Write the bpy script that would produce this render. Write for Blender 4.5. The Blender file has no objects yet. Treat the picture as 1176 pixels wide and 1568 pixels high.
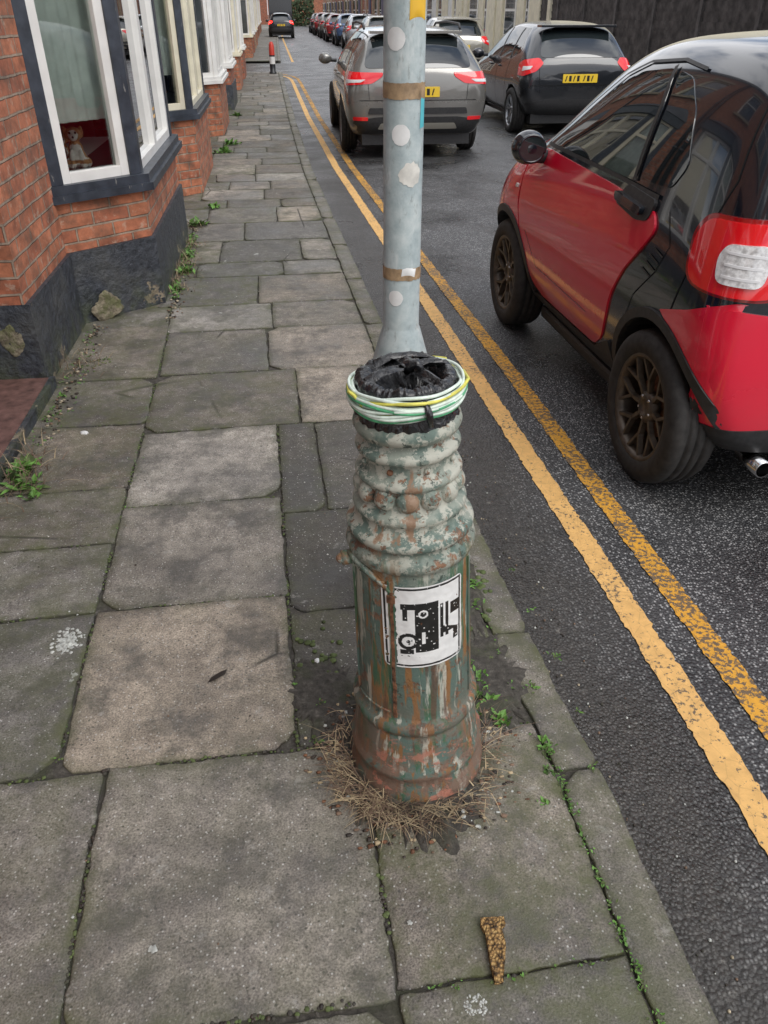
import bpy, bmesh, math, random
from math import sin, cos, pi, radians, sqrt
from mathutils import Vector, Matrix, noise as mn
from mathutils.bvhtree import BVHTree
from mathutils.geometry import delaunay_2d_cdt
random.seed(7)
scene = bpy.context.scene
COL = scene.collection

# ------------------------------------------------------------------ materials
class NT:
    def __init__(s, name, rough=0.6, metal=0.0, base=(.5,.5,.5), coat=0, ior=None):
        s.m = bpy.data.materials.new(name); s.m.use_nodes = True
        s.t = s.m.node_tree; s.n = s.t.nodes; s.l = s.t.links
        s.b = s.n['Principled BSDF']
        s.b.inputs['Base Color'].default_value = (*base, 1)
        s.b.inputs['Roughness'].default_value = rough
        s.b.inputs['Metallic'].default_value = metal
        if coat:
            s.b.inputs['Coat Weight'].default_value = coat
            s.b.inputs['Coat Roughness'].default_value = 0.03
        if ior: s.b.inputs['IOR'].default_value = ior
        s.m.diffuse_color = (*base, 1)
    def node(s, t, **k):
        n = s.n.new(t)
        for a, v in k.items(): setattr(n, a, v)
        return n
    def put(s, sock, v):
        if hasattr(v, 'links') or isinstance(v, bpy.types.NodeSocket): s.l.new(v, sock)
        elif isinstance(v, (tuple, list)) and len(v) == 3 and sock.type == 'RGBA': sock.default_value = (*v, 1)
        else: sock.default_value = v
    def obj(s, sc=(1,1,1)):
        tc = s.node('ShaderNodeTexCoord'); mp = s.node('ShaderNodeMapping')
        mp.inputs['Scale'].default_value = sc
        s.l.new(tc.outputs['Object'], mp.inputs['Vector']); return mp.outputs[0]
    def uv(s):
        return s.node('ShaderNodeTexCoord').outputs['UV']
    def noise(s, scale, detail=4, vec=None, rough=.55, dist=0):
        n = s.node('ShaderNodeTexNoise'); n.inputs['Scale'].default_value = scale
        n.inputs['Detail'].default_value = detail; n.inputs['Roughness'].default_value = rough
        n.inputs['Distortion'].default_value = dist
        s.l.new(vec if vec is not None else s.obj(), n.inputs['Vector']); return n.outputs[0]
    def vor(s, scale, vec=None, feature='F1', out=0):
        n = s.node('ShaderNodeTexVoronoi', feature=feature); n.inputs['Scale'].default_value = scale
        s.l.new(vec if vec is not None else s.obj(), n.inputs['Vector']); return n.outputs[out]
    def ramp(s, fac, stops):
        r = s.node('ShaderNodeValToRGB'); e = r.color_ramp.elements
        while len(e) < len(stops): e.new(.5)
        for i, (p, c) in enumerate(stops):
            e[i].position = p
            e[i].color = (c, c, c, 1) if isinstance(c, (int, float)) else (*c, 1)
        s.l.new(fac, r.inputs[0]); return r.outputs[0]
    def mix(s, f, a, b, mode='MIX'):
        n = s.node('ShaderNodeMix', data_type='RGBA', blend_type=mode)
        s.put(n.inputs[0], f); s.put(n.inputs[6], a); s.put(n.inputs[7], b); return n.outputs[2]
    def math(s, op, a, b=0.0):
        n = s.node('ShaderNodeMath', operation=op); s.put(n.inputs[0], a); s.put(n.inputs[1], b); return n.outputs[0]
    def attr(s, name, ch=None):
        a = s.node('ShaderNodeAttribute'); a.attribute_name = name
        sp = s.node('ShaderNodeSeparateColor'); s.l.new(a.outputs['Color'], sp.inputs[0]); return sp.outputs
    def bump(s, h, st=.5, d=.01):
        n = s.node('ShaderNodeBump'); n.inputs['Strength'].default_value = st; n.inputs['Distance'].default_value = d
        s.l.new(h, n.inputs['Height']); s.l.new(n.outputs[0], s.b.inputs['Normal'])
    def col(s, c): s.put(s.b.inputs['Base Color'], c)
    def rgh(s, c): s.put(s.b.inputs['Roughness'], c)

def simple(name, base, rough=.6, metal=0, coat=0, var=.15, scale=12, bump=0, ior=None):
    t = NT(name, rough, metal, base, coat, ior)
    if var:
        f = t.noise(scale, 4)
        a = tuple(max(0, c*(1-var*1.6)) for c in base); b = tuple(min(1, c*(1+var)) for c in base)
        t.col(t.ramp(f, [(.3, a), (.7, b)]))
        if bump: t.bump(f, bump, .01)
    return t.m

M = {}
# paving
t = NT('paving_stone', .85)
at = t.attr('col')
v = t.obj()
fine = t.noise(240, 2, v); med = t.noise(22, 6, v, .7); big = t.noise(2.2, 5, v, .64)
c = t.ramp(med, [(.25, (.175,.166,.150)), (.5, (.268,.257,.235)), (.75, (.375,.36,.33))])
c = t.mix(1.0, c, t.ramp(big, [(.34, .48), (.5, .88), (.64, 1.18)]), 'MULTIPLY')
c = t.mix(1.0, c, t.ramp(fine, [(.3, .50), (.7, 1.40)]), 'MULTIPLY')
c = t.mix(t.math('MULTIPLY', at[2], .75), c, t.mix(1, c, (1.18,1.0,.82), 'MULTIPLY'))
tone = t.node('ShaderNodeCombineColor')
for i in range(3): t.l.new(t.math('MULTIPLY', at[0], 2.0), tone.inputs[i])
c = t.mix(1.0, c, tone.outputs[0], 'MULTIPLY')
sp = t.vor(75, v); c = t.mix(t.ramp(sp, [(.12, .7), (.19, 0)]), c, (.62,.61,.57))
sp2 = t.vor(48, t.obj((1,1.1,1)));  c = t.mix(t.ramp(sp2, [(.10, .8), (.18, 0)]), c, (.06,.058,.05))
st = t.noise(4, 7, v, .74); c = t.mix(t.ramp(st, [(.48, 0), (.62, .74)]), c, (.080,.076,.068))
sta = t.noise(11, 7, t.obj((1,1.2,1)), .75); c = t.mix(t.ramp(sta, [(.60, 0), (.66, .5)]), c, (.40,.385,.35))
cr = t.vor(1.15, t.mix(.10, v, t.node('ShaderNodeTexNoise').outputs[1]), 'DISTANCE_TO_EDGE')
cm_ = t.math('MULTIPLY', t.ramp(cr, [(.0, 1), (.003, .8), (.006, 0)]), t.ramp(t.noise(1.1, 2, v), [(.56, 0), (.60, .9)]))
c = t.mix(cm_, c, (.03,.028,.024))
li = t.noise(5.3, 7, t.obj((1.3,1,1)), .62); c = t.mix(t.ramp(li, [(.69, 0), (.70, .75)]), c, (.55,.56,.52))
mo = t.noise(9, 7, v, .70)
mf = t.math('MULTIPLY', t.ramp(mo, [(.40, 0), (.60, .95)]), at[1])
c = t.mix(mf, c, (.095,.102,.045))
t.col(c)
t.rgh(t.ramp(big, [(.34, .38), (.5, .7), (.6, .9)]))
hb = t.math('ADD', t.math('MULTIPLY', fine, .5), t.math('MULTIPLY', med, 1.3))
hb = t.math('SUBTRACT', hb, t.math('MULTIPLY', cm_, 1.5))
t.bump(hb, .7, .0045)
M['slab'] = t.m
# soil
t = NT('soil', .95); f = t.noise(70, 6)
c = t.ramp(f, [(.3, (.028,.023,.017)), (.55, (.075,.065,.05)), (.72, (.20,.17,.13))])
mo = t.noise(6, 5); c = t.mix(t.ramp(mo, [(.52, 0), (.65, .5)]), c, (.065,.08,.03))
t.col(c); t.bump(f, 1, .01); M['soil'] = t.m
# asphalt
t = NT('asphalt', .6); v = t.obj()
f = t.noise(150, 3, v); v1 = t.vor(105, v); vc = t.vor(105, v, out=1)
base = t.ramp(f, [(.3, (.022,.023,.025)), (.7, (.088,.088,.089))])
sepc = t.node('ShaderNodeSeparateColor'); t.l.new(vc, sepc.inputs[0])
chipf = t.math('MULTIPLY', t.ramp(v1, [(.28, 1), (.52, 0)]), t.ramp(sepc.outputs[0], [(.35, 0), (.85, .95)]))
c = t.mix(chipf, base, (.48,.48,.47))
xyz = t.node('ShaderNodeSeparateXYZ'); t.l.new(v, xyz.inputs[0])
bigr = t.noise(1.3, 6, v, .62)
c = t.mix(1, c, t.ramp(bigr, [(.36, .48), (.5, .85), (.66, 1.22)]), 'MULTIPLY')
wav = t.noise(3, 5, v)
gm = t.node('ShaderNodeMapRange'); gm.inputs[1].default_value = 1.02; gm.inputs[2].default_value = 1.38
gm.inputs[3].default_value = .88; gm.inputs[4].default_value = 0
t.l.new(t.math('ADD', xyz.outputs[0], t.math('MULTIPLY', wav, .45)), gm.inputs[0])
gn = t.noise(40, 6, v, .7)
c = t.mix(gm.outputs[0], c, t.ramp(gn, [(.3, (.026,.024,.021)), (.62, (.066,.060,.052)), (.72, (.25,.235,.205))]))
t.col(c)
t.rgh(t.ramp(bigr, [(.36, .20), (.5, .42), (.65, .58)]))
t.bump(t.math('ADD', t.math('MULTIPLY', v1, -1.0), t.math('MULTIPLY', f, .6)), .9, .006)
M['asphalt'] = t.m
def yel(name, col, wear):
    t = NT(name, .7); v = t.obj()
    w = t.noise(70, 5, v, .7); w2 = t.noise(4, 4, v); crack = t.vor(22, t.obj((1,.6,1)), 'DISTANCE_TO_EDGE')
    c = t.ramp(t.noise(30, 5, v), [(.3, tuple(x*.78 for x in col)), (.7, col)])
    s_ = t.math('ADD', w, t.math('MULTIPLY', w2, .35))
    c = t.mix(t.ramp(s_, [(wear, 0), (wear+.05, .9)]), c, (.08,.075,.068))
    c = t.mix(t.ramp(crack, [(.0, .3), (.03, 0)]), c, (.3,.18,.07))
    t.col(c); t.bump(t.math('ADD', w, t.math('MULTIPLY', crack, .3)), .6, .004); return t.m
M['yel1'] = yel('worn_cream_yellow_paint', (.84,.50,.17), .75)
M['yel2'] = yel('worn_yellow_paint', (.78,.39,.04), .65)
# brick
def brick(name, c1, c2, mort, painted=0):
    t = NT(name, .85); br = t.node('ShaderNodeTexBrick')
    nv = t.uv()
    jit = t.node('ShaderNodeTexNoise'); jit.inputs['Scale'].default_value = 9; t.l.new(nv, jit.inputs['Vector'])
    va = t.node('ShaderNodeVectorMath', operation='MULTIPLY_ADD'); t.l.new(jit.outputs[1], va.inputs[0]); va.inputs[1].default_value = (.012,.010,0); t.l.new(nv, va.inputs[2])
    t.l.new(va.outputs[0], br.inputs['Vector'])
    br.inputs['Scale'].default_value = 1; br.inputs['Brick Width'].default_value = .225
    br.inputs['Row Height'].default_value = .075; br.inputs['Mortar Size'].default_value = .007
    br.inputs['Mortar Smooth'].default_value = .4; br.inputs['Bias'].default_value = -.1
    br.inputs['Color1'].default_value = (*c1, 1); br.inputs['Color2'].default_value = (*c2, 1); br.inputs['Mortar'].default_value = (*mort, 1)
    f = t.noise(9, 6, nv, .65); g = t.noise(90, 3, nv)
    c = t.mix(1, br.outputs[0], t.ramp(f, [(.3, .5), (.65, 1.25)]), 'MULTIPLY')
    c = t.mix(t.ramp(t.noise(5, 7, nv, .7), [(.48, 0), (.66, .65)]), c, (.10,.075,.055))
    c = t.mix(t.ramp(t.noise(14, 6, nv, .7), [(.56, 0), (.66, .6)]), c, (.52,.40,.30))
    t.col(c)
    t.bump(t.math('ADD', t.math('MULTIPLY', br.outputs[1], -1.2), t.math('MULTIPLY', f, .6)), 1, .012)
    return t.m
M['brick'] = brick('orange_brick', (.50,.185,.095), (.36,.115,.062), (.36,.27,.20))
M['brick2'] = brick('red_brick', (.42,.13,.07), (.30,.095,.055), (.26,.2,.15))
M['brick3'] = brick('pale_brick', (.48,.28,.18), (.36,.2,.13), (.34,.3,.23))
# black chipped paint
t = NT('black_masonry_paint', .5)
f = t.noise(7, 8, None, .7); c = t.ramp(t.noise(30, 6), [(.3, (.022,.025,.031)), (.7, (.065,.073,.088))])
c = t.mix(t.ramp(t.noise(4, 6), [(.5, 0), (.7, .5)]), c, (.11,.11,.10))
xyz = t.node('ShaderNodeSeparateXYZ'); t.l.new(t.obj(), xyz.inputs[0])
lowz = t.node('ShaderNodeMapRange'); lowz.inputs[1].default_value = .22; lowz.inputs[2].default_value = 0; lowz.inputs[4].default_value = .08; t.l.new(xyz.outputs[2], lowz.inputs[0])
c = t.mix(t.ramp(t.math('ADD', f, lowz.outputs[0]), [(.65, 0), (.665, 1)]), c, t.ramp(t.noise(25, 4), [(.3, (.14,.11,.08)), (.7, (.36,.30,.21))]))
c = t.mix(t.math('MULTIPLY', t.math('MULTIPLY', lowz.outputs[0], 12), t.ramp(t.noise(9, 6), [(.42, 0), (.6, .7)])), c, (.085,.10,.045))
t.col(c); t.bump(t.noise(12, 7, None, .65), 1, .03); M['blackp'] = t.m
t = NT('black_wood_paint', .4)
f = t.noise(30, 7, t.obj((1,1,.3)), .7); c = t.ramp(t.noise(12, 5), [(.3, (.022,.027,.036)), (.7, (.055,.066,.085))])
c = t.mix(t.ramp(f, [(.63, 0), (.67, .8)]), c, (.30,.29,.27)); t.col(c); t.bump(f, .4, .004); M['blackw'] = t.m
M['upvc'] = simple('white_frame', (.80,.79,.75), .35, var=.06, scale=6)
M['creamp'] = simple('cream_paint', (.74,.69,.53), .5, var=.1, scale=5)
M['whitep'] = simple('white_render', (.74,.74,.72), .6, var=.1, scale=3)
t = NT('mossy_sandstone', .95); f = t.noise(26, 7, None, .7)
c = t.ramp(f, [(.3, (.12,.10,.07)), (.55, (.30,.255,.18)), (.75, (.46,.41,.31))]); c = t.mix(t.ramp(t.noise(15, 6), [(.46, 0), (.58, .8)]), c, (.12,.13,.05)); t.col(c); t.bump(f, 1, .02); M['stonem'] = t.m
M['stone'] = simple('sandstone', (.44,.37,.26), .9, var=.4, scale=26, bump=1)
M['slate'] = simple('slate', (.08,.085,.10), .6, var=.25, scale=5, bump=.3)
M['tile'] = simple('red_tile', (.16,.085,.07), .6, var=.3, scale=20, bump=.3)
M['room'] = simple('room_wall', (.50,.47,.42), .9, var=.1)
M['curtain'] = simple('curtain_and_sky_reflection', (.66,.70,.66), .9, var=.12, scale=9)  # curtain cloth, also the pale stand-in for sky reflected in upper bay panes
M['pipe'] = simple('black_pipe', (.02,.022,.026), .35, var=.2)
M['doorp'] = simple('door_paint', (.05,.07,.16), .3, var=.1)
def glassmat(name, tint, opac):
    m = bpy.data.materials.new(name); m.use_nodes = True; nt = m.node_tree; nt.nodes.clear()
    o = nt.nodes.new('ShaderNodeOutputMaterial'); mx = nt.nodes.new('ShaderNodeMixShader')
    tr = nt.nodes.new('ShaderNodeBsdfTransparent'); gl = nt.nodes.new('ShaderNodeBsdfGlossy'); fr = nt.nodes.new('ShaderNodeFresnel')
    tr.inputs[0].default_value = (*tint, 1); gl.inputs['Roughness'].default_value = .015
    fr.inputs[0].default_value = 1.45
    ad = nt.nodes.new('ShaderNodeMath'); ad.operation = 'ADD'; ad.use_clamp = True; ad.inputs[1].default_value = opac
    nt.links.new(fr.outputs[0], ad.inputs[0]); nt.links.new(ad.outputs[0], mx.inputs[0])
    nt.links.new(tr.outputs[0], mx.inputs[1]); nt.links.new(gl.outputs[0], mx.inputs[2]); nt.links.new(mx.outputs[0], o.inputs[0])
    return m
M['wglass'] = glassmat('window_glass', (.92,.95,.93), .04)
M['dglass'] = simple('dark_window_glass', (.06,.07,.074), .04, var=.4, scale=1.5, ior=1.9)
# car
M['cglass'] = simple('tinted_car_glass', (.016,.022,.024), .02, var=0, ior=1.95)
M['tyre'] = simple('tyre_rubber', (.030,.028,.026), .75, var=.3, scale=30, bump=.2)
M['plastic'] = simple('black_plastic', (.030,.030,.031), .5, var=.25, scale=40, bump=.1)
M['gap'] = simple('shut_line', (.004,.004,.004), .9, var=0)
M['rimb'] = simple('bronze_alloy', (.115,.094,.074), .38, .5, var=.3, scale=20)
M['rims'] = simple('silver_alloy', (.35,.36,.37), .3, .8, var=.1)
M['chrome'] = simple('chrome', (.6,.6,.6), .12, 1, var=0)
def carpaint(name, c, flake=.1, dirt=.25, metal=0, z0=.25, z1=.75, r=.25):
    t = NT(name, r, metal, c, 1.0)
    v = t.obj(); xyz = t.node('ShaderNodeSeparateXYZ'); t.l.new(v, xyz.inputs[0])
    mr = t.node('ShaderNodeMapRange'); mr.inputs[1].default_value = z1; mr.inputs[2].default_value = z0
    mr.inputs[3].default_value = 0; mr.inputs[4].default_value = dirt
    t.l.new(xyz.outputs[2], mr.inputs[0])
    d = t.math('MULTIPLY', mr.outputs[0], t.ramp(t.noise(6, 6, v, .7), [(.3, .3), (.7, 1)]))
    t.col(t.mix(d, c, (.14,.12,.10)))
    t.rgh(t.math('ADD', t.math('MULTIPLY', d, .6), r))
    cr = t.math('ADD', t.math('MULTIPLY', d, .5), .03); t.l.new(cr, t.b.inputs['Coat Roughness'])
    return t.m
M['red'] = carpaint('red_car_paint', (.78,.008,.040), dirt=.26, z1=.6)
M['gloss'] = carpaint('gloss_black_paint', (.007,.010,.016), dirt=.35, r=.15)
M['greyc'] = carpaint('grey_car_paint', (.22,.215,.20), metal=.5, dirt=.35)
M['darkblue'] = carpaint('dark_blue_paint', (.012,.025,.06), metal=.2, dirt=.3)
M['blackcar'] = carpaint('black_car_paint', (.012,.015,.020), metal=.2, dirt=.3)
M['silver'] = carpaint('champagne_paint', (.42,.40,.34), metal=.5, dirt=.2)
M['redcar'] = carpaint('maroon_paint', (.25,.01,.012), dirt=.2)
M['whitecar'] = carpaint('silver_paint', (.42,.44,.46), metal=.4, dirt=.2)
M['bluecar'] = carpaint('blue_paint', (.06,.12,.25), metal=.3, dirt=.2)
M['lampred'] = NT('red_lamp', .08, 0, (.85,.012,.018), 1).m
M['lampred2'] = NT('dark_red_lamp', .1, 0, (.32,.006,.008), 1).m
M['lampwhite'] = simple('clear_lamp', (.80,.78,.76), .12, var=.3, scale=60, coat=1)
M['plate'] = simple('yellow_plate', (.85,.58,.04), .3, var=.05)
M['platek'] = simple('plate_characters', (.01,.01,.01), .4, var=0)
M['platew'] = simple('white_plate', (.75,.75,.75), .3, var=.05)
t = NT('lit_tail_lamp', .2, 0, (.8,.01,.01)); t.b.inputs['Emission Color'].default_value = (1,.03,.02,1); t.b.inputs['Emission Strength'].default_value = 2.5
M['lit'] = t.m
# pillar paint
t = NT('peeling_grey_green_paint', .55); v = t.obj(); vs = t.obj((1,1,.13))
xyz = t.node('ShaderNodeSeparateXYZ'); t.l.new(v, xyz.inputs[0])
mr = t.node('ShaderNodeMapRange'); mr.inputs[1].default_value = .55; mr.inputs[2].default_value = .72; t.l.new(xyz.outputs[2], mr.inputs[0])
nA = t.noise(11, 6, v, .65); nB = t.noise(30, 7, v, .75); nC = t.noise(17, 7, v, .78)
c = t.mix(mr.outputs[0], (.105,.15,.125), (.27,.30,.25))
c = t.mix(t.ramp(nA, [(.46, 0), (.54, .85)]), c, (.10,.155,.13))
c = t.mix(t.math('MULTIPLY', mr.outputs[0], t.ramp(nB, [(.49, 0), (.52, .9)])), c, (.48,.475,.40))
c = t.mix(t.ramp(nC, [(.57, 0), (.58, .95)]), c, t.ramp(nB, [(.4, (.13,.07,.045)), (.6, (.30,.16,.09))]))
c = t.mix(t.ramp(t.noise(40, 6, v, .7), [(.61, 0), (.63, .9)]), c, (.045,.065,.052))
# a few rust drips from the upper mouldings
c = t.mix(t.math('MULTIPLY', mr.outputs[0], t.ramp(t.noise(24, 5, t.obj((1,1,.22)), .6), [(.60, 0), (.64, .8)])), c, (.28,.15,.08))
shz = t.node('ShaderNodeMapRange'); shz.inputs[1].default_value = .69; shz.inputs[2].default_value = .62; t.l.new(xyz.outputs[2], shz.inputs[0])
sh_ = shz.outputs[0]
c = t.mix(t.math('MULTIPLY', sh_, t.ramp(t.noise(34, 5, vs, .6), [(.52, 0), (.57, .9)])), c, (.27,.125,.04))
c = t.mix(t.math('MULTIPLY', sh_, t.ramp(t.noise(30, 5, t.obj((1.2,1,.13)), .6), [(.55, 0), (.59, .85)])), c, (.045,.13,.07))
c = t.mix(t.math('MULTIPLY', sh_, t.ramp(t.noise(40, 5, t.obj((1,1.2,.12)), .6), [(.58, 0), (.62, .8)])), c, (.50,.50,.42))
c = t.mix(t.math('MULTIPLY', sh_, t.ramp(t.noise(26, 6, t.obj((1.1,1.2,.10)), .6), [(.58, 0), (.62, .8)])), c, (.10,.055,.035))
lowm = t.node('ShaderNodeMapRange'); lowm.inputs[1].default_value = .34; lowm.inputs[2].default_value = .10; t.l.new(xyz.outputs[2], lowm.inputs[0])
c = t.mix(t.math('MULTIPLY', lowm.outputs[0], t.ramp(t.noise(13, 7, t.obj((1,1,1.6)), .72), [(.44, 0), (.52, .85)])), c, (.20,.12,.085))
c = t.mix(t.math('MULTIPLY', lowm.outputs[0], t.ramp(t.noise(19, 7, t.obj((1,1,1.4)), .7), [(.57, 0), (.60, .8)])), c, (.48,.19,.13))
t.col(c); t.rgh(t.ramp(nA, [(.3, .42), (.7, .75)]))
t.bump(t.math('ADD', t.ramp(nC, [(.56, 1), (.585, .0)]), t.math('ADD', t.math('MULTIPLY', nB, .8), t.math('MULTIPLY', t.noise(120, 2, v), .25))), .55, .0045)
M['pillar'] = t.m
M['rust'] = simple('rusty_iron', (.18,.08,.04), .8, var=.5, scale=60, bump=.6)
t = NT('weathered_pole_paint', .5, .05); v = t.obj()
c = t.ramp(t.noise(22, 7, v, .7), [(.3, (.28,.34,.35)), (.5, (.39,.45,.45)), (.72, (.51,.555,.54))])
c = t.mix(t.ramp(t.noise(60, 6, t.obj((1,1,.4)), .7), [(.58, 0), (.64, .6)]), c, (.22,.235,.22))
c = t.mix(t.ramp(t.noise(13, 6, t.obj((1,1,.25)), .7), [(.56, 0), (.64, .5)]), c, (.64,.66,.64))
t.col(c); t.bump(t.noise(40, 5, v), .25, .004); M['pole'] = t.m
t = NT('black_bin_liner', .25, 0, (.010,.010,.011), .6); t.bump(t.noise(24, 4, None, .6, 1.2), .8, .02); M['bag'] = t.m
M['cabg'] = simple('green_cable', (.10,.42,.20), .4, var=.3, scale=50)
M['cabw'] = simple('pale_cable', (.74,.84,.74), .4, var=.15, scale=50)
M['caby'] = simple('yellow_cable', (.72,.68,.12), .4, var=.2, scale=50)
M['stw'] = simple('white_sticker', (.80,.80,.78), .35, var=.08, scale=30)
M['stc'] = simple('cream_sticker', (.68,.66,.60), .5, var=.15, scale=40)
M['stk'] = simple('black_print', (.018,.018,.018), .35, var=.2, scale=60)
M['sty'] = simple('orange_sticker', (.85,.50,.04), .4, var=.05)
M['stb'] = simple('cyan_sticker', (.12,.55,.62), .4, var=.1)
M['tape'] = simple('brown_tape', (.38,.26,.15), .45, var=.3, scale=50, bump=.2)
M['straw'] = simple('dry_grass', (.46,.36,.22), .9, var=.35, scale=6)
M['straw2'] = simple('dead_stalk', (.19,.125,.085), .9, var=.4, scale=6)
M['green'] = simple('weed_leaf', (.13,.28,.05), .6, var=.4, scale=15)
M['green2'] = simple('moss_green', (.10,.13,.045), .9, var=.4, scale=25, bump=.5)
M['leaf'] = simple('dead_leaf', (.045,.033,.024), .6, var=.4)
t = NT('cork_bark', .95); f = t.vor(150); c = t.ramp(f, [(.1, (.62,.42,.17)), (.5, (.38,.22,.08)), (.8, (.08,.05,.025))]); t.col(c); t.bump(f, 1, .01); M['cork'] = t.m
M['gum'] = simple('gum', (.50,.51,.47), .8, var=.3, scale=80)
M['fence'] = simple('dark_stained_boards', (.085,.077,.074), .7, var=.45, scale=5, bump=.4)
M['bred'] = simple('bollard_red', (.6,.05,.03), .4, var=.1)
M['foliage'] = simple('foliage', (.045,.07,.025), .8, var=.5, scale=3)
M['bark'] = simple('bark', (.07,.055,.04), .9, var=.3, bump=.5)
M['fur'] = simple('toy_tan_fur', (.50,.27,.12), .95, var=.3, scale=50)
M['furw'] = simple('toy_white_fur', (.78,.74,.68), .95, var=.1, scale=50)
t = NT('trodden_dirt', .95); f = t.noise(55, 7, None, .72); f2 = t.noise(8, 6)
c = t.ramp(f, [(.3, (.035,.031,.026)), (.55, (.080,.072,.060)), (.68, (.145,.13,.11)), (.75, (.34,.31,.27))])
c = t.mix(t.ramp(f2, [(.5, 0), (.64, .5)]), c, (.06,.07,.032)); t.col(c); t.bump(f, 1, .008); M['dirt'] = t.m

# ------------------------------------------------------------------ mesh builder
class MB:
    def __init__(s): s.v=[]; s.f=[]; s.mi=[]; s.sm=[]; s.uv=[]; s.mats=[]; s.vc=None
    def mid(s, m):
        if m not in s.mats: s.mats.append(m)
        return s.mats.index(m)
    def add(s, vs, fs, m, T=None, smooth=False, uvs=None):
        o = len(s.v); k = s.mid(m)
        for p in vs:
            p = Vector(p); s.v.append(T @ p if T is not None else p)
        for i, f in enumerate(fs):
            s.f.append([o+j for j in f]); s.mi.append(k); s.sm.append(smooth)
            s.uv.append(uvs[i] if uvs else None)
    def box(s, x0,x1,y0,y1,z0,z1, m, T=None):
        vs=[(x0,y0,z0),(x1,y0,z0),(x1,y1,z0),(x0,y1,z0),(x0,y0,z1),(x1,y0,z1),(x1,y1,z1),(x0,y1,z1)]
        fs=[(0,3,2,1),(4,5,6,7),(0,1,5,4),(1,2,6,5),(2,3,7,6),(3,0,4,7)]
        us=[]
        for f in fs:
            p=[Vector(vs[i]) for i in f]; n=(p[1]-p[0]).cross(p[2]-p[0])
            a=max(range(3), key=lambda i: abs(n[i]))
            us.append([((q.y,q.z) if a==0 else (q.x,q.z) if a==1 else (q.x,q.y)) for q in p])
        s.add(vs,fs,m,T,False,us)
    def obox(s, P, Q, z0, z1, off0, off1, m, trim=0):
        P=Vector((P[0],P[1])); Q=Vector((Q[0],Q[1])); d=(Q-P); L=d.length; d/=L; n=Vector((d.y,-d.x))
        T=Matrix(((d.x,n.x,0,P.x),(d.y,n.y,0,P.y),(0,0,1,0),(0,0,0,1)))
        s.box(trim, L-trim, off0, off1, z0, z1, m, T)
    def lathe(s, prof, m, T=None, seg=48, smooth=True, wob=0):
        vs=[]; fs=[]
        for (r,z) in prof:
            for k in range(seg):
                a=2*pi*k/seg
                rr=r*(1+wob*mn.noise(Vector((cos(a)*2,sin(a)*2,z*9)))+wob*.5*mn.noise(Vector((cos(a)*7,sin(a)*7,z*40)))) if wob else r
                vs.append((rr*cos(a),rr*sin(a),z))
        n=len(prof)
        for i in range(n-1):
            for k in range(seg):
                k2=(k+1)%seg
                fs.append((i*seg+k,i*seg+k2,(i+1)*seg+k2,(i+1)*seg+k))
        s.add(vs,fs,m,T,smooth)
    def tube(s, pts, r, m, seg=8, closed=False, T=None):
        vs=[];fs=[];n=len(pts); pts=[Vector(p) for p in pts]
        for i,p in enumerate(pts):
            d=(pts[(i+1)%n]-pts[i-1]) if closed or 0<i<n-1 else (pts[1]-pts[0] if i==0 else pts[-1]-pts[-2])
            d.normalize(); up=Vector((0,0,1)) if abs(d.z)<.9 else Vector((1,0,0))
            a=d.cross(up).normalized(); b=d.cross(a)
            rr=r[i] if isinstance(r,(list,tuple)) else r
            for k in range(seg):
                t_=2*pi*k/seg; vs.append(p+a*cos(t_)*rr+b*sin(t_)*rr)
        for i in range(n if closed else n-1):
            for k in range(seg):
                k2=(k+1)%seg; j=(i+1)%n
                fs.append((i*seg+k,i*seg+k2,j*seg+k2,j*seg+k))
        if not closed: fs.append(tuple(range(seg))[::-1]); fs.append(tuple((n-1)*seg+k for k in range(seg)))
        s.add(vs,fs,m,T,True)
    def sphere(s, c, r, m, T=None, seg=14, rings=9, nz=0):
        rx,ry,rz = r if isinstance(r,tuple) else (r,r,r)
        vs=[];fs=[]
        for i in range(rings+1):
            ph=pi*i/rings
            for k in range(seg):
                a=2*pi*k/seg; d=Vector((sin(ph)*cos(a),sin(ph)*sin(a),-cos(ph)))
                q=1+nz*mn.noise(d*1.7+Vector(c)*9) if nz else 1
                vs.append((c[0]+rx*d.x*q,c[1]+ry*d.y*q,c[2]+rz*d.z*q))
        for i in range(rings):
            for k in range(seg):
                k2=(k+1)%seg; fs.append((i*seg+k,i*seg+k2,(i+1)*seg+k2,(i+1)*seg+k))
        s.add(vs,fs,m,T,True)
    def obj(s, name, parent=None, bevel=0):
        me=bpy.data.meshes.new(name); me.from_pydata(s.v,[],s.f)
        for m in s.mats: me.materials.append(m)
        me.polygons.foreach_set('material_index', s.mi); me.polygons.foreach_set('use_smooth', s.sm)
        if any(u is not None for u in s.uv):
            ul=me.uv_layers.new(name='UVMap').data; li=0
            for i,f in enumerate(s.f):
                u=s.uv[i]
                for j in range(len(f)):
                    if u: ul[li].uv=u[j]
                    li+=1
        if s.vc:
            ca=me.color_attributes.new('col','FLOAT_COLOR','POINT')
            for i,c in enumerate(s.vc): ca.data[i].color=(*c,1)
        me.update()
        o=bpy.data.objects.new(name,me); COL.objects.link(o)
        if parent: o.parent=parent
        if bevel:
            b=o.modifiers.new('b','BEVEL'); b.width=bevel; b.segments=2; b.limit_method='ANGLE'
        return o
def empty(name, loc=(0,0,0), rot=0):
    e=bpy.data.objects.new(name,None); e.location=loc; e.rotation_euler=(0,0,rot); e.empty_display_size=.2; COL.objects.link(e); return e
def interp(pts, y):
    if y<=pts[0][0]: return pts[0][1]
    for (a,b),(c,d) in zip(pts,pts[1:]):
        if y<=c: return b+(d-b)*(y-a)/(c-a)
    return pts[-1][1]

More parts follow.
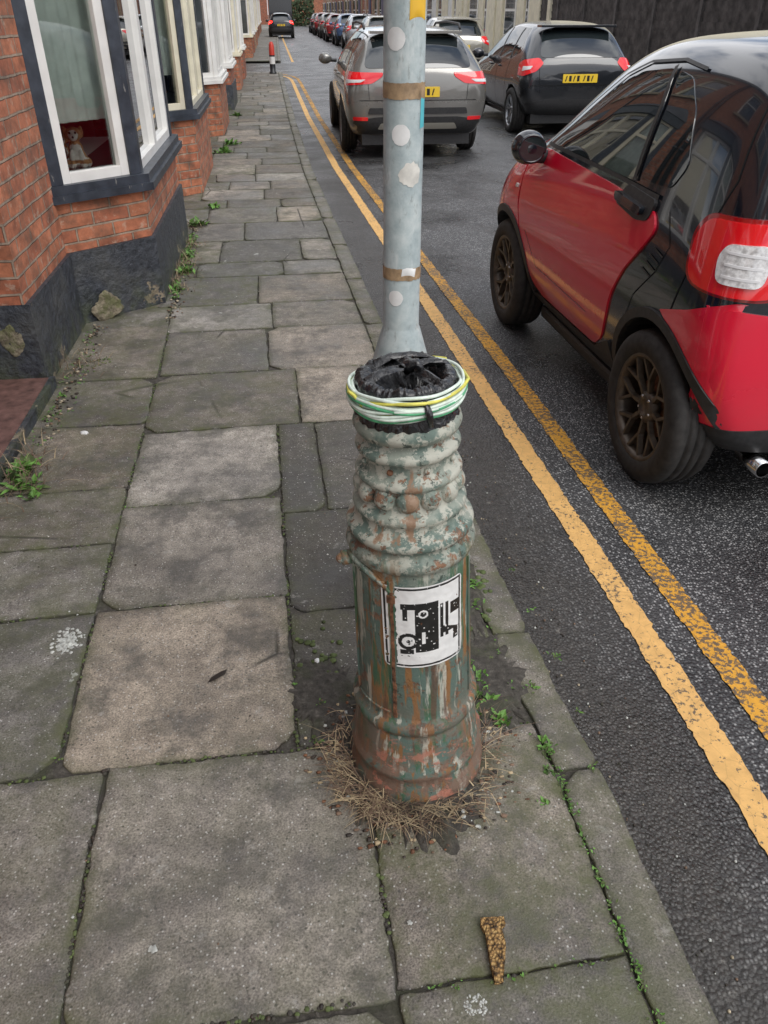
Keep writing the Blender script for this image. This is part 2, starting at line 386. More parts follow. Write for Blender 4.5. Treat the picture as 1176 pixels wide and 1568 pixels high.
# ------------------------------------------------------------------ ground, road, pavement
g=MB(); g.add([(-400,-400,-.13),(400,-400,-.13),(400,400,-.13),(-400,400,-.13)],[(0,1,2,3)],M['soil']); g.obj('ground')
g=MB(); g.add([(-30,-12,-.08),(6.25,-12,-.08),(6.25,135,-.08),(-30,135,-.08)],[(0,1,2,3)],M['asphalt']); g.obj('road')
KX=[(-12,.69),(1.1,.69),(1.55,.665),(4.4,.615),(9.5,.55),(14,.58),(23,.70),(27,.76),(60,1.6),(130,3.5)]
kx=lambda y: interp(KX,y)

pv=MB(); pv.vc=[]
def slab(x0,x1,y0,y1,tone=.5,warm=.3,moss=.15,z=0,gap=.0032,zlo=-.03,inner=True):
    if callable(x1): xr=x1
    else: xr=lambda y,x1=x1: x1
    if callable(x0): xl=x0
    else: xl=lambda y,x0=x0: x0
    seed=random.random()*100
    skew=[random.uniform(-.007,.007) for _ in range(4)] if inner else [0]*4
    def J(p,a=.0050): 
        return a*mn.noise(Vector((p[0]*9+seed,p[1]*9,seed)))+a*.9*mn.noise(Vector((p[0]*45+seed,p[1]*45,seed)))
    st=.018 if y0<3.2 else .03 if y0<6 else .08
    pts=[]
    ya,yb=y0+gap,y1-gap
    nx=max(3,int((xr(y0)-xl(y0))/st)); ny=max(3,int((y1-y0)/st))
    for i in range(nx+1): pts.append((xl(ya)+gap+(xr(ya)-xl(ya)-2*gap)*i/nx, ya))
    for i in range(1,ny+1): y=ya+(yb-ya)*i/ny; pts.append((xr(y)-gap,y))
    for i in range(nx-1,-1,-1): pts.append((xl(yb)+gap+(xr(yb)-xl(yb)-2*gap)*i/nx, yb))
    for i in range(ny-1,0,-1): y=ya+(yb-ya)*i/ny; pts.append((xl(y)+gap,y))
    cx=sum(p[0] for p in pts)/len(pts); cy=sum(p[1] for p in pts)/len(pts)
    hx=(xr(cy)-xl(cy))/2; hy=(y1-y0)/2
    chip=[random.uniform(.008,.032) if random.random()<.28 else .001 for _ in range(4)]
    P=[]
    for p in pts:
        fx=(p[0]-cx)/hx; fy=(p[1]-cy)/hy
        x=p[0]+J(p)*1.2+(skew[0]*fy if not callable(x0) and not callable(x1) else 0); y=p[1]+J((p[1],p[0]))*1.2+skew[1]*fx
        ex=hx-abs(p[0]-cx)-gap; ey=hy-abs(p[1]-cy)-gap
        ch=chip[(1 if p[0]>cx else 0)+(2 if p[1]>cy else 0)]
        q=ch*2.2-(ex+ey)
        if q>0:
            x-= q*.5*(1 if p[0]>cx else -1); y-=q*.5*(1 if p[1]>cy else -1)
        P.append((x,y))
    tl=(random.uniform(-.0025,.0025),random.uniform(-.0025,.0025))
    def ring(ins,zz):
        out=[]
        for (x,y) in P:
            dx=(x-cx); dy=(y-cy)
            xx=cx+dx*(1-ins/max(hx,.02)); yy=cy+dy*(1-ins/max(hy,.02))
            out.append((xx,yy,zz+tl[0]*dx/hx+tl[1]*dy/hy))
        return out
    n=len(P); rings=[ring(0,z+zlo),ring(0,z-.004),ring(.0018,z-.0012),ring(.005,z),ring(.03,z+.0004),ring(min(hx,hy)*.5,z+.0004)]
    if not inner: rings=rings[:5]
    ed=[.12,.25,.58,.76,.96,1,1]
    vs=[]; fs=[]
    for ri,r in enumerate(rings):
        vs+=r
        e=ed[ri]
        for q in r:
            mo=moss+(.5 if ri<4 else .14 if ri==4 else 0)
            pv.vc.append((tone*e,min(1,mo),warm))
    for ri in range(len(rings)-1):
        for k in range(n):
            k2=(k+1)%n; fs.append((ri*n+k,ri*n+k2,(ri+1)*n+k2,(ri+1)*n+k))
    fs.append(tuple((len(rings)-1)*n+k for k in range(n)))
    pv.add(vs,fs,M['slab'],None,True)
kin=lambda y: kx(y)-.115
S=slab
S(-1.75,-.485,.0,.62,.48,.45,.2); S(-1.75,-.485,.62,1.285,.41,.4,.3)
S(-.485,.125,.02,.68,.48,.3,.15); S(-.485,.125,.685,1.285,.50,.5,.2)
S(.125,kin,.05,.70,.42,.45,.7); S(.125,kin,.70,1.285,.48,.7,.7)
S(-1.12,-.605,1.285,1.88,.34,.2,.4); S(-1.12,-.605,1.88,2.25,.50,.35,.45); S(-1.12,-.605,2.25,2.62,.42,.6,.5)
S(-1.12,-.605,2.62,3.17,.37,1,.4); S(-1.12,-.605,3.17,3.68,.36,.6,.65); S(-1.12,-.605,3.68,4.45,.42,.7,.45)
S(-1.75,-1.12,1.285,1.95,.45); S(-1.75,-1.12,1.95,2.68,.45)
S(-.605,-.03,1.285,1.885,.62,1,.05); S(-.605,-.03,1.885,2.47,.53,.55,.05); S(-.605,-.03,2.47,3.07,.68,.4,.05)
S(-.605,.075,3.07,3.69,.36,.6,.45); S(-.605,-.055,3.69,4.31,.38,.4,.3)
S(-.03,kin,1.285,1.80,.20,.5,.25,z=-.004); S(-.03,kin,1.80,2.36,.19,.4,.1,z=-.003); S(-.03,.13,2.36,3.07,.20,.3,.1); S(.13,kin,2.36,3.07,.23,.3,.1)
S(.075,kin,3.07,3.69,.66,.8,.05); S(-.055,kin,3.69,4.31,.58,.7,.05)
y=4.31
while y<26.4:
    d=random.choice([.36,.45,.5,.6,.6,.62])
    xs=[-1.12]
    while xs[-1]<.1:
        w=random.choice([.42,.5,.6,.6,.75]); xs.append(xs[-1]+w)
    if xs[-1]>kin(y)-.25: xs[-1]=kin
    else: xs.append(kin)
    dd=min(d,26.5-y)
    for a,b in zip(xs,xs[1:]):
        S(a,b,y,y+dd,random.choice([.28,.33,.36,.40,.44,.52,.64]),random.random()*.9,random.random()*.35 if (a if not callable(a) else 0)>-.7 else .6,inner=y<10)
    y+=d
y=32.5
while y<130:
    S(-1.2+.02*(y-5),kin,y,y+3,random.uniform(.38,.55),.3,.2,inner=False); y+=3
ys=[-.7,.15,1.13,1.62,2.5,3.4,4.3,5.2]
while ys[-1]<26: ys.append(ys[-1]+.92)
for a,b in zip(ys,ys[1:]): S(kin,kx,a,b,random.uniform(.38,.48),.5,.4,gap=.004,zlo=-.1,inner=False)
y=32.5
while y<130: S(kin,kx,y,y+3,.55,.3,.1,zlo=-.1,inner=False); y+=3
pv.obj('pavement')
bed=MB()
N_=[(-.7+.5*i) for i in range(55)]
vs=[];fs=[]
for i,yy in enumerate(N_):
    yy=min(yy,26.5); vs+=[(-2.2,yy,-.010),(kx(yy)-.03,yy,-.010)]
    if i: fs.append((2*i-2,2*i-1,2*i+1,2*i))
bed.add(vs,fs,M['dirt']); bed.obj('pavement_bed')
rp=MB(); rp.vc=[]
_pv=pv; pv=rp
y=-5
while y<130:
    S(6.25,6.38,y,y+.92*3,.5,.3,.1,zlo=-.1,inner=False); S(6.38,7.6,y,y+.92*3,random.uniform(.4,.55),.3,.1,inner=False); y+=.92*3
pv=_pv; rp.obj('far_pavement')
def ribbon(pts,w,m,z,name):
    mb=MB(); P=[]
    for (a,b) in zip(pts,pts[1:]):
        a=Vector(a);b=Vector(b); n=max(1,int((b-a).length/.015)) if a.y<7 else max(1,int((b-a).length/.2))
        for i in range(n): P.append(a+(b-a)*i/n)
    P.append(Vector(pts[-1])); vs=[];fs=[]
    for i,p in enumerate(P):
        d=(P[min(i+1,len(P)-1)]-P[max(i-1,0)]).normalized(); n=Vector((d.y,-d.x))
        j1=.007*mn.noise(Vector((p.y*12,w*50,1)))+.010*mn.noise(Vector((p.y*60,3,1))); j2=.007*mn.noise(Vector((p.y*12,w*50,8)))+.010*mn.noise(Vector((p.y*60,8,1)))
        q=p+n*(w/2+j1); r=p-n*(w/2+j2)
        vs+=[(q.x,q.y,z),(r.x,r.y,z)]
        if i: fs.append((2*i-2,2*i,2*i+1,2*i-1))
    mb.add(vs,fs,m); mb.obj(name)
L1=[(1.055,-4),(1.045,1),(1.037,1.87),(1.0,4.1),(.87,10),(.85,15.4),(.93,23),(.93,24.5),(.86,25.3),(.65,26.1),(.3,26.7),(-.4,27.0),(-6,27.1)]
L2=[(1.235,-4),(1.225,1),(1.205,3.6),(1.06,10),(1.04,15.4),(1.12,23),(1.12,24.7),(1.02,25.7),(.77,26.6),(.35,27.15),(-.4,27.3),(-6,27.35)]
ribbon(L1,.083,M['yel1'],-.0755,'yellow_line'); ribbon(L2,.080,M['yel2'],-.0755,'yellow_line')
ribbon([(1.35,33),(1.9,60),(3.2,110)],.09,M['yel1'],-.0755,'yellow_line')

# ------------------------------------------------------------------ terrace houses
def house(name, parent_T, y0, y1, bay, door, trim, br, frame, detail=False, pm=None, H=5.6, X=-1.1, D=.41, sx=1, sill=None):
    e=empty(name); e.matrix_world=parent_T
    pm=pm or br; sill=sill or trim
    w=MB(); X2=-7.5
    def W(ya,yb,z0,z1,x=X):
        if yb-ya>.01: w.obox((x,ya),(x,yb),z0,z1,-.22,0,br)
    def plinth(ya,yb):
        if yb-ya>.01: w.obox((X,ya),(X,yb),-.05,.4,-.24,.02,pm)
    b0,b1=bay,bay+2.37; d0,d1=door
    segs=sorted([(b0,b1),(d0,d1)])
    cur=y0
    for (a,b) in segs:
        W(cur,a,.4,2.42); plinth(cur,a)
        cur=b
    W(cur,y1,.4,2.42); plinth(cur,y1)
    uy=[(b0+.5,b0+1.75),((d0+d1)/2-.45,(d0+d1)/2+.45)]; uy.sort()
    cur=y0
    for a,b in uy:
        W(cur,a,2.42,H); W(a,b,2.42,3.3); W(a,b,4.75,H); cur=b
        w.obox((X,a-.1),(X,b+.1),3.22,3.3,.002,.06,M['stone']); w.obox((X,a-.12),(X,b+.12),4.75,4.95,.002,.03,M['stone'])
        w.obox((X,a),(X,a+.06),3.3,4.75,-.12,-.04,frame); w.obox((X,b-.06),(X,b),3.3,4.75,-.12,-.04,frame)
        w.obox((X,a+.06),(X,b-.06),3.3,3.38,-.12,-.04,frame); w.obox((X,a+.06),(X,b-.06),4.68,4.75,-.12,-.04,frame)
        w.obox((X,a+.06),(X,b-.06),4.0,4.05,-.12,-.05,frame)
        w.obox((X,a+.06),(X,b-.06),3.38,4.68,-.1,-.085,M['dglass'])
    W(cur,y1,2.42,H)
    w.box(X2,X2+.2,y0,y1,-.05,H,br)
    w.box(X2,X-.23,y0,y0+.1,-.05,H,br); w.box(X2,X-.23,y1-.1,y1,-.05,H,br)
    xm=(X+X2)/2
    w.add([(X+.25,y0,H-.1),(X+.25,y1,H-.1),(xm,y1,H+2.3),(xm,y0,H+2.3),(X2-.25,y0,H-.1),(X2-.25,y1,H-.1)],[(0,1,2,3),(3,2,5,4)],M['slate'])
    w.add([(X,y0,H),(xm,y0,H+2.25),(X2,y0,H)],[(0,1,2)],br); w.add([(X,y1,H),(xm,y1,H+2.25),(X2,y1,H)],[(0,2,1)],br)
    w.box(X+.02,X+.14,y0,y1,H-.16,H-.06,M['pipe'])
    w.obj('walls',e)
    c=MB(); c.box(xm-.3,xm+.3,y0-.0,y0+.9,H+1.6,H+3.2,br); c.lathe([(.12,0),(.1,.5),(0,.5)],M['tile'],Matrix.Translation((xm,y0+.3,H+3.2)),12); c.obj('chimney',e)
    d=MB(); xd=X-.38
    d.box(xd-.05,xd,d0+.08,d1-.08,.12,2.05,M['doorp']); d.box(xd-.06,xd+.02,d0,d0+.08,0,2.42,frame); d.box(xd-.06,xd+.02,d1-.08,d1,0,2.42,frame)
    d.box(xd-.06,xd+.02,d0+.08,d1-.08,2.05,2.13,frame); d.box(xd-.04,xd-.01,d0+.08,d1-.08,2.13,2.42,M['dglass'])
    d.box(xd-.06,X-.222,d0-.1,d0-.002,.0,2.42,br); d.box(xd-.06,X-.222,d1+.002,d1+.1,0,2.42,br)
    d.box(xd-.1,X+.03,d0,d1,-.02,.045,M['tile']); d.box(X+.03,X+.055,d0,d1,-.02,.05,M['blackp'])
    d.sphere((xd+.03,d0+.2,1.0),.03,M['chrome'])
    d.obj('door',e)
    A=(X,b0);B=(X+D,b0+.37);C=(X+D,b0+2.0);Dd=(X,b1)
    b=MB()
    def solid(off,z0,z1,m):
        k=off
        PA=(X-.02,b0-k*.9);PB=(X+D+k,b0+.37-k*.45);PC=(X+D+k,b0+2.0+k*.45);PD=(X-.02,b1+k*.9)
        Q=[PA,PB,PC,PD]; run=0
        for p,q in zip(Q,Q[1:]):
            L=sqrt((q[0]-p[0])**2+(q[1]-p[1])**2)
            b.add([(p[0],p[1],z0),(q[0],q[1],z0),(q[0],q[1],z1),(p[0],p[1],z1)],[(0,1,2,3)],m,None,False,[[(run,z0),(run+L,z0),(run+L,z1),(run,z1)]]); run+=L
        vs=[(p[0],p[1],z1) for p in Q]; b.add(vs,[(0,1,2,3)],m,None,False,[[(p[0],p[1]) for p in Q]])
        vs=[(p[0],p[1],z0) for p in Q]; b.add(vs,[(3,2,1,0)],m,None,False,[[(p[0],p[1]) for p in Q]])
    solid(.02 if pm is M['blackp'] else .004,-.05,.40,pm); solid(0,.401,.66,br); solid(.06,.66,.70,sill); solid(.04,.7005,.745,sill)
    b.obj('bay_base',e,bevel=.006)
    b=MB(); solid(.06,2.30,2.50,trim); 
    b.add([(X-.02,b0-.08,2.5),(X+D+.08,b0+.33,2.5),(X+D+.08,b0+2.04,2.5),(X-.02,b1+.08,2.5),(X+.01,b0+.3,2.85),(X+.01,b1-.3,2.85)],[(0,1,4),(1,2,5,4),(2,3,5)],M['slate'])
    b.obj('bay_roof',e)
    wn=MB()
    z0,z1=.745,2.30
    pw=.07
    for (P,Q) in ((A,B),(B,C),(C,Dd)):
        P=Vector(P);Q=Vector(Q); L=(Q-P).length; d_=(Q-P)/L
        wn.obox(P,P+d_*pw,z0,z1,-.09,0.0,trim); wn.obox(Q-d_*pw,Q,z0,z1,-.091,-.001,trim)
        n=1 if L<1 else 2
        span=(L-2*pw)/n
        for i in range(n):
            a=P+d_*(pw+i*span); c=P+d_*(pw+(i+1)*span)
            f=.052
            wn.obox(a,a+d_*f,z0,z1,-.075,-.012,frame); wn.obox(c-d_*f,c,z0,z1,-.075,-.012,frame)
            wn.obox(a+d_*f,c-d_*f,z0,z0+f,-.075,-.012,frame); wn.obox(a+d_*f,c-d_*f,z1-f,z1,-.075,-.012,frame)
            wn.obox(a+d_*f,c-d_*f,z0+1.1,z0+1.1+f,-.075,-.014,frame)
            g_=M['wglass'] if detail else M['dglass']
            wn.obox(a+d_*(f-.003),c-d_*(f-.003),z0+f-.003,z0+1.1,-.052,-.048,g_)
            wn.obox(a+d_*(f-.003),c-d_*(f-.003),z0+1.1+f,z1-f,-.052,-.048,g_)
    wn.obj('bay_window',e,bevel=.005 if detail else 0)
    if detail:
        r=MB()
        r.box(-4.5,-4.4,b0-.4,b1+.4,.1,2.45,M['room']); r.box(-4.4,X-.24,b0-.5,b0-.4,.1,2.45,M['room']); r.box(-4.4,X-.24,b1+.4,b1+.5,.1,2.45,M['room'])
        r.box(-4.4,X-.24,b0-.4,b1+.4,.1,.15,M['room']); r.box(-4.4,X-.24,b0-.4,b1+.4,2.4,2.45,M['room'])
        def fold(P,Q,z0,z1,amp=.02,m=M['curtain']):
            P=Vector(P);Q=Vector(Q);L=(Q-P).length;d_=(Q-P)/L;n=Vector((d_.y,-d_.x)); k=int(L/.012)+2
            vs=[];fs=[]
            for i in range(k):
                p=P+d_*L*i/(k-1)+n*amp*sin(i*1.1+.6*sin(i*.37)); vs+=[(p.x,p.y,z0),(p.x,p.y,z1)]
                if i: fs.append((2*i-2,2*i,2*i+1,2*i-1))
            r.add(vs,fs,m,None,True)
        fold((X+.02,b0+.17),(X+D-.09,b0+.50),1.02,2.3,.008); fold((X+D-.11,b0+.55),(X+D-.11,b0+1.85),1.02,2.3,.008)  # pale sheets added so the upper panes look bright with reflected sky
        fold((X+D-.11,b0+1.45),(X+D-.11,b0+1.9),.76,2.3)
        r.box(X-.30,X+.26,b0+.42,b0+1.95,.70,.744,M['upvc'])
        r.obj('room',e)
    return e
T0=Matrix.Translation((-.69,4.9,0))@Matrix.Rotation(-radians(1.15),4,'Z')@Matrix.Translation((.69,-4.9,0))
BP=M['blackp']
house('brick_house',T0,2.6,7.4,4.5,(2.68,3.63),M['blackw'],M['brick'],M['upvc'],True,pm=BP)
house('brick_house',T0,7.4,11.26,7.95,(10.4,11.22),M['blackw'],M['brick'],M['creamp'],True)
house('brick_house',T0,11.26,15.1,12.2,(11.3,12.12),M['upvc'],M['brick'],M['upvc'])
house('brick_house',T0,15.1,18.96,15.65,(18.1,18.92),M['upvc'],M['brick2'],M['upvc'],pm=BP)
house('brick_house',T0,18.96,22.8,19.9,(19.0,19.82),M['creamp'],M['brick'],M['upvc'])
house('brick_house',T0,22.8,26.4,23.2,(25.6,26.36),M['upvc'],M['brick2'],M['upvc'])
house('brick_house',T0,-1.3,2.6,-.9,(1.65,2.57),M['upvc'],M['brick'],M['upvc'])
house('brick_house',T0,-5.2,-1.3,-4.6,(-2.2,-1.34),M['upvc'],M['brick'],M['upvc'])
yy=33.
for i in range(12):
    house('brick_house',T0,yy,yy+4.2,yy+1.3,(yy+.2,yy+1.1),M['upvc'] if i%3 else M['creamp'],[M['brick'],M['brick2'],M['brick3']][i%3],M['upvc'],D=.3 if i>3 else .41)
    yy+=4.2
def downpipe(y,x=-1.05):
    p=MB(); c=T0@Vector((x,y,0)); p.tube([(c.x,c.y,0.05),(c.x,c.y,5.5)],.036,M['pipe'],12)
    for z in (.6,1.9,3.2): p.tube([(c.x,c.y,z),(c.x,c.y,z+.06)],.046,M['pipe'],12)
    p.obj('drainpipe')
downpipe(7.3); downpipe(7.5); downpipe(15.1); downpipe(22.8); downpipe(11.26)
rb=MB()
def wallpatch(px,py,pz,dx,dy,a,b,seed):
    L=sqrt(dx*dx+dy*dy); dx/=L; dy/=L; nx_,ny_=dy,-dx
    seg=60; nr=9; vs=[];fs=[]
    for i in range(nr+1):
        f_=i/nr
        for k in range(seg):
            t_=2*pi*k/seg; n_=mn.noise(Vector((cos(t_)*1.2+seed,sin(t_)*1.2,seed)))+.25*mn.noise(Vector((cos(t_)*5+seed,sin(t_)*5,seed)))
            q=f_*(1+.5*n_*f_); u=a*q*cos(t_); w_=b*q*sin(t_)
            dpt=(.004+.012*mn.noise(Vector((u*22+seed,w_*22,seed)))+.005*mn.noise(Vector((u*80+seed,w_*80,seed))))+.006*(1-f_) if f_<.99 else -.006
            vs.append((px+dx*u+nx_*dpt,py+dy*u+ny_*dpt,max(-.02,pz+w_)))
    for i in range(nr):
        for k in range(seg): k2=(k+1)%seg; fs.append((i*seg+k,i*seg+k2,(i+1)*seg+k2,(i+1)*seg+k))
    rb.add(vs,fs,M['stonem'],T0,True)
o2=.014
wallpatch(-.965+o2,4.60-o2,.08,.41,.37,.11,.075,1.3)
wallpatch(-1.20,3.632,.24,1,0,.05,.075,8.2)
rb.obj('exposed_rubble')
def toydog(loc, s=1):
    m_=MB()
    for (p,r) in [((0,0,.055),(.052,.05,.055)),((0,-.002,.10),(.042,.04,.05)),((0,-.008,.140),(.028,.028,.03)),((0,-.014,.180),(.043,.042,.040)),((0,-.055,.168),(.022,.028,.019)),((-.043,-.008,.190),(.013,.018,.034)),((.043,-.008,.190),(.013,.018,.034)),
                  ((-.03,-.052,.018),(.018,.026,.016)),((.03,-.052,.018),(.018,.026,.016)),((-.026,-.038,.06),(.016,.018,.045)),((.026,-.038,.06),(.016,.018,.045)),((-.05,-.012,.03),(.026,.040,.030)),((.05,-.012,.03),(.026,.040,.030)),((0,.055,.03),(.016,.03,.016)),((.01,.08,.05),(.012,.016,.026))]:
        m_.sphere(p,r,M['fur'],None,18,12)
    ob=m_.obj('toy_dog'); md=ob.modifiers.new('r','REMESH'); md.mode='VOXEL'; md.voxel_size=.005; md.use_smooth_shade=True
    dg=bpy.context.evaluated_depsgraph_get(); me=bpy.data.meshes.new_from_object(ob.evaluated_get(dg)); ob.modifiers.clear(); ob.data=me
    me.materials.clear(); me.materials.append(M['fur']); me.materials.append(M['furw'])
    for p in me.polygons:
        c=p.center; p.use_smooth=True
        p.material_index=1 if ((c.y<-.045 and c.z>.14) or c.z<.03 or (c.y<-.025 and .05<c.z<.13)) else 0
    e=MB()
    for q in ((-.016,-.053,.192),(.016,-.053,.192),(0,-.083,.172)): e.sphere(q,.007,M['stk'])
    k=e.obj('eyes_and_nose'); k.parent=ob
    ob.location=loc; ob.scale=(s,s,s); ob.rotation_euler=(0,0,radians(8)); return ob
toydog((-1.07,5.09,.746),1.0); toydog((-1.17,5.22,.746),.75)
fr_=MB(); fr_.box(-.12,.12,-.01,.01,0,.26,M['tile']); fr_.box(-.10,.10,-.013,-.011,.02,.24,M['stc']); o_=fr_.obj('photo_frame'); o_.location=(-1.36,5.55,.746); o_.rotation_euler=(radians(-8),0,radians(25))

# ------------------------------------------------------------------ far side
f=MB()
y=-2
while y<22.5:
    f.box(7.55,7.67,y,y+.1,-.02,2.1,M['fence'])
    z=.05
    while z<1.95:
        f.add([(7.60,y+.1,z),(7.60,y+1.85,z),(7.575,y+1.85,z+.15),(7.575,y+.1,z+.15)],[(3,2,1,0)],M['fence'])
        f.add([(7.575,y+.1,z),(7.575,y+1.85,z),(7.60,y+1.85,z),(7.60,y+.1,z)],[(0,1,2,3)],M['fence'])
        z+=.145
    y+=1.85
f.obj('wooden_fence')
def block(name,x0,x1,y0,y1,H,m,tm,roof=True,nwin=3):
    e=empty(name); w=MB()
    w.box(x0,x1,y0,y1,-.05,H,m)
    if roof:
        xm=(x0+x1)/2; w.add([(x0-.2,y0,H),(x0-.2,y1,H),(xm,y1,H+2.2),(xm,y0,H+2.2),(x1+.2,y0,H),(x1+.2,y1,H)],[(1,0,3,2),(2,3,4,5)],M['slate'])
        w.add([(x0,y0,H),(x1,y0,H),(xm,y0,H+2.15)],[(0,1,2)],m); w.add([(x0,y1,H),(x1,y1,H),(xm,y1,H+2.15)],[(0,2,1)],m)
    w.obj('walls',e)
    t_=MB(); L=(y1-y0)/nwin
    for i in range(nwin):
        a=y0+i*L; t_.box(x0-.07,x0-.003,a,a+.22,-.05,H-.3,tm)
        if i%2==0:
            t_.box(x0-.05,x0-.004,a+L*.4,a+L*.4+.95,.05,2.15,M['creamp'] if nwin>3 else M['doorp']); 
        for z in (.85,3.4):
            ya=a+L*.4+(1.0 if z<1 and i%2==0 else 0); yb=min(ya+1.1,a+L-.1)
            t_.box(x0-.04,x0-.004,ya,yb,z,z+1.35,M['upvc']); t_.box(x0-.05,x0-.042,ya+.07,yb-.07,z+.07,z+.65,M['dglass']); t_.box(x0-.05,x0-.042,ya+.07,yb-.07,z+.72,z+1.28,M['dglass'])
            t_.box(x0-.1,x0-.004,ya-.06,yb+.06,z-.09,z-.002,tm)
    t_.obj('windows_and_trim',e)
block('rendered_house',7.6,14,22.6,34,5.6,M['creamp'],M['creamp'],nwin=5)
block('rendered_house',7.6,14,34.02,46,5.6,M['whitep'],M['creamp'],nwin=4)
yy=46.02
for i in range(9):
    block('terraced_house',7.7,14,yy,yy+6,5.6,[M['brick2'],M['brick3'],M['brick']][i%3],M['stone'],nwin=2); yy+=6.02
block('terraced_house',-8,2.0,118,126,6,M['brick2'],M['stone'],nwin=2)
block('terraced_house',4.2,12,122,130,6.5,M['brick'],M['stone'],nwin=2)
# overgrown hedge closing the street
hd=MB()
for i in range(2600):
    x=random.uniform(2.2,7.4); y=111+random.gauss(0,.7); z=random.uniform(-.1,2.8+.8*mn.noise(Vector((x*.9,3,1))))
    c=Vector((x,y,z)); u=Vector((random.gauss(0,1),random.gauss(0,1),random.gauss(0,1))).normalized()*.17; w=u.orthogonal().normalized()*.11
    hd.add([c-u,c+w,c+u,c-w],[(0,1,2,3)],M['foliage'])
for i in range(9): hd.tube([(2.5+i*.55,111,-.1),(2.5+i*.55+random.gauss(0,.1),111.1,1.2),(2.5+i*.55+random.gauss(0,.2),111,2.3)],[.06,.04,.015],M['bark'],6)
hd.obj('hedge')

b=MB(); X,Y=.47,25.6
b.lathe([(.10,0),(.10,.04),(.08,.05),(.078,.22),(.08,.24)],M['pipe'],Matrix.Translation((X,Y,0)),24)
b.lathe([(.08,.24),(.08,.42)],M['whitep'],Matrix.Translation((X,Y,0)),24)
b.lathe([(.08,.42),(.078,.46)],M['pipe'],Matrix.Translation((X,Y,0)),24)
b.lathe([(.078,.46),(.07,.70),(.04,.77),(0,.79)],M['bred'],Matrix.Translation((X,Y,0)),24); b.obj('bollard')

# ------------------------------------------------------------------ lamp post
PX,PY=.289,1.726
lp=empty('lamp_post',(PX,PY,0)); 
p=MB()
p.lathe([(.085,-.05),(.085,0.01),(.068,.02),(.068,.815),(.064,.83),(.046,.893),(.0435,.90),(.0415,.905),(.0400,3.2),(.033,5.6),(0,5.6)],M['pole'],None,64)
p.obj('pole',lp)
a=MB(); a.tube([(0,0,5.55),(.1,0,5.75),(.5,0,5.9),(.9,0,5.92)],.025,M['pole'],10); a.box(.85,1.35,-.11,.11,5.86,5.96,M['pole']); a.box(.9,1.3,-.08,.08,5.845,5.86,M['lampwhite']); a.obj('lantern',lp)
def pr(z): return .0415-.0015*(z-.905)/2.3
camaz=math.atan2(-PY,-PX)
st=MB()
def wrap(mb, outline, r, zc, ac, m, lift):
    cs=[Vector(q) for q in outline]; n=len(cs)
    pts=list(cs); xs=[c.x for c in cs]; zs=[c.y for c in cs]
    g_=.006; x=min(xs)+g_
    while x<max(xs):
        z=min(zs)+g_
        while z<max(zs): pts.append(Vector((x,z))); z+=g_*2
        x+=g_
    out=delaunay_2d_cdt(pts,[],[list(range(n))],1,1e-6)
    V=[];
    for q in out[0]:
        rr=(r(zc+q.y) if callable(r) else r)+lift; a_=ac+q.x/rr; V.append((rr*cos(a_),rr*sin(a_),zc+q.y))
    mb.add(V,[list(f_) for f_ in out[2]],m,None,True)
def circ(r,n=28,jit=0): return [(r*(1+jit*mn.noise(Vector((i*.8,r*99,0))))*cos(2*pi*i/n),r*(1+jit*mn.noise(Vector((i*.8,r*99,0))))*sin(2*pi*i/n)) for i in range(n)]
def off(px): return math.asin(max(-.95,min(.95,px*.0013/.041)))
wrap(st,circ(.0195,jit=.06),pr,1.475,camaz+off(-13),M['stw'],.0008)
wrap(st,circ(.0195,jit=.06),pr,1.31,camaz+off(-4),M['stw'],.0008)
wrap(st,circ(.024,jit=.25),pr,1.235,camaz+off(12),M['stc'],.0008)
wrap(st,circ(.0175,jit=.06),pr,.978,camaz+off(-10),M['stw'],.0008)
wrap(st,[(-.02,-.03),(.02,-.03),(.022,.05),(-.018,.05)],pr,1.535,camaz+off(20),M['sty'],.001)
wrap(st,[(-.008,-.03),(.01,-.028),(.012,.03),(-.006,.03)],pr,1.35,camaz+off(28),M['stb'],.001)
wrap(st,[(-.012,-.006),(.02,-.01),(.024,.008),(.0,.012),(-.01,.009)],pr,1.034,camaz+off(8),M['stw'],.0018)
for (zc,h) in ((1.388,.014),(1.030,.013)):
    vs=[];fs=[]
    for k in range(61):
        a_=2*pi*k/60; rr=pr(zc)+.0012
        j=.003*mn.noise(Vector((k*.7,zc*9,0)))
        vs+=[(rr*cos(a_),rr*sin(a_),zc-h+j),(rr*cos(a_),rr*sin(a_),zc+h+j*.6)]
        if k: fs.append((2*k-2,2*k,2*k+1,2*k-1))
    st.add(vs,fs,M['tape'],None,True)
st.obj('stickers_and_tape',lp)

# ------------------------------------------------------------------ iron stump (old vent pipe base)
SP=empty('cast_iron_pillar',(.259,1.235,0)); SP.rotation_euler=(radians(.3),radians(-2.5),0)
s=MB()
prof=[(.158,-.03),(.158,.02),(.156,.035),(.150,.055),(.147,.075),(.152,.083),(.153,.098),(.146,.108),(.141,.14),(.137,.175),(.133,.200),(.130,.208),(.1375,.214),(.1405,.228),(.1375,.242),(.129,.249),(.126,.262),
(.1225,.40),(.1195,.52),(.1175,.630),(.1175,.640),(.1240,.645),(.1275,.658),(.1240,.671),(.1165,.677),(.1155,.683),(.117,.689),(.1225,.693),(.1235,.701),(.120,.709),(.111,.714),(.105,.725),(.1025,.735),(.107,.740),(.1085,.748),(.104,.755),(.096,.760),
(.0930,.766),(.0905,.786),(.0930,.804),(.0975,.808),(.1000,.815),(.0965,.822),(.087,.827),(.0835,.834),(.0835,.851),(.087,.856),(.0945,.860),(.0970,.868),(.0935,.876),(.0850,.880),(.0820,.888),(.084,.894),(.0945,.899),(.0990,.910),(.0960,.921),(.088,.927),(.083,.933),(.08,.94),(.0,.94)]
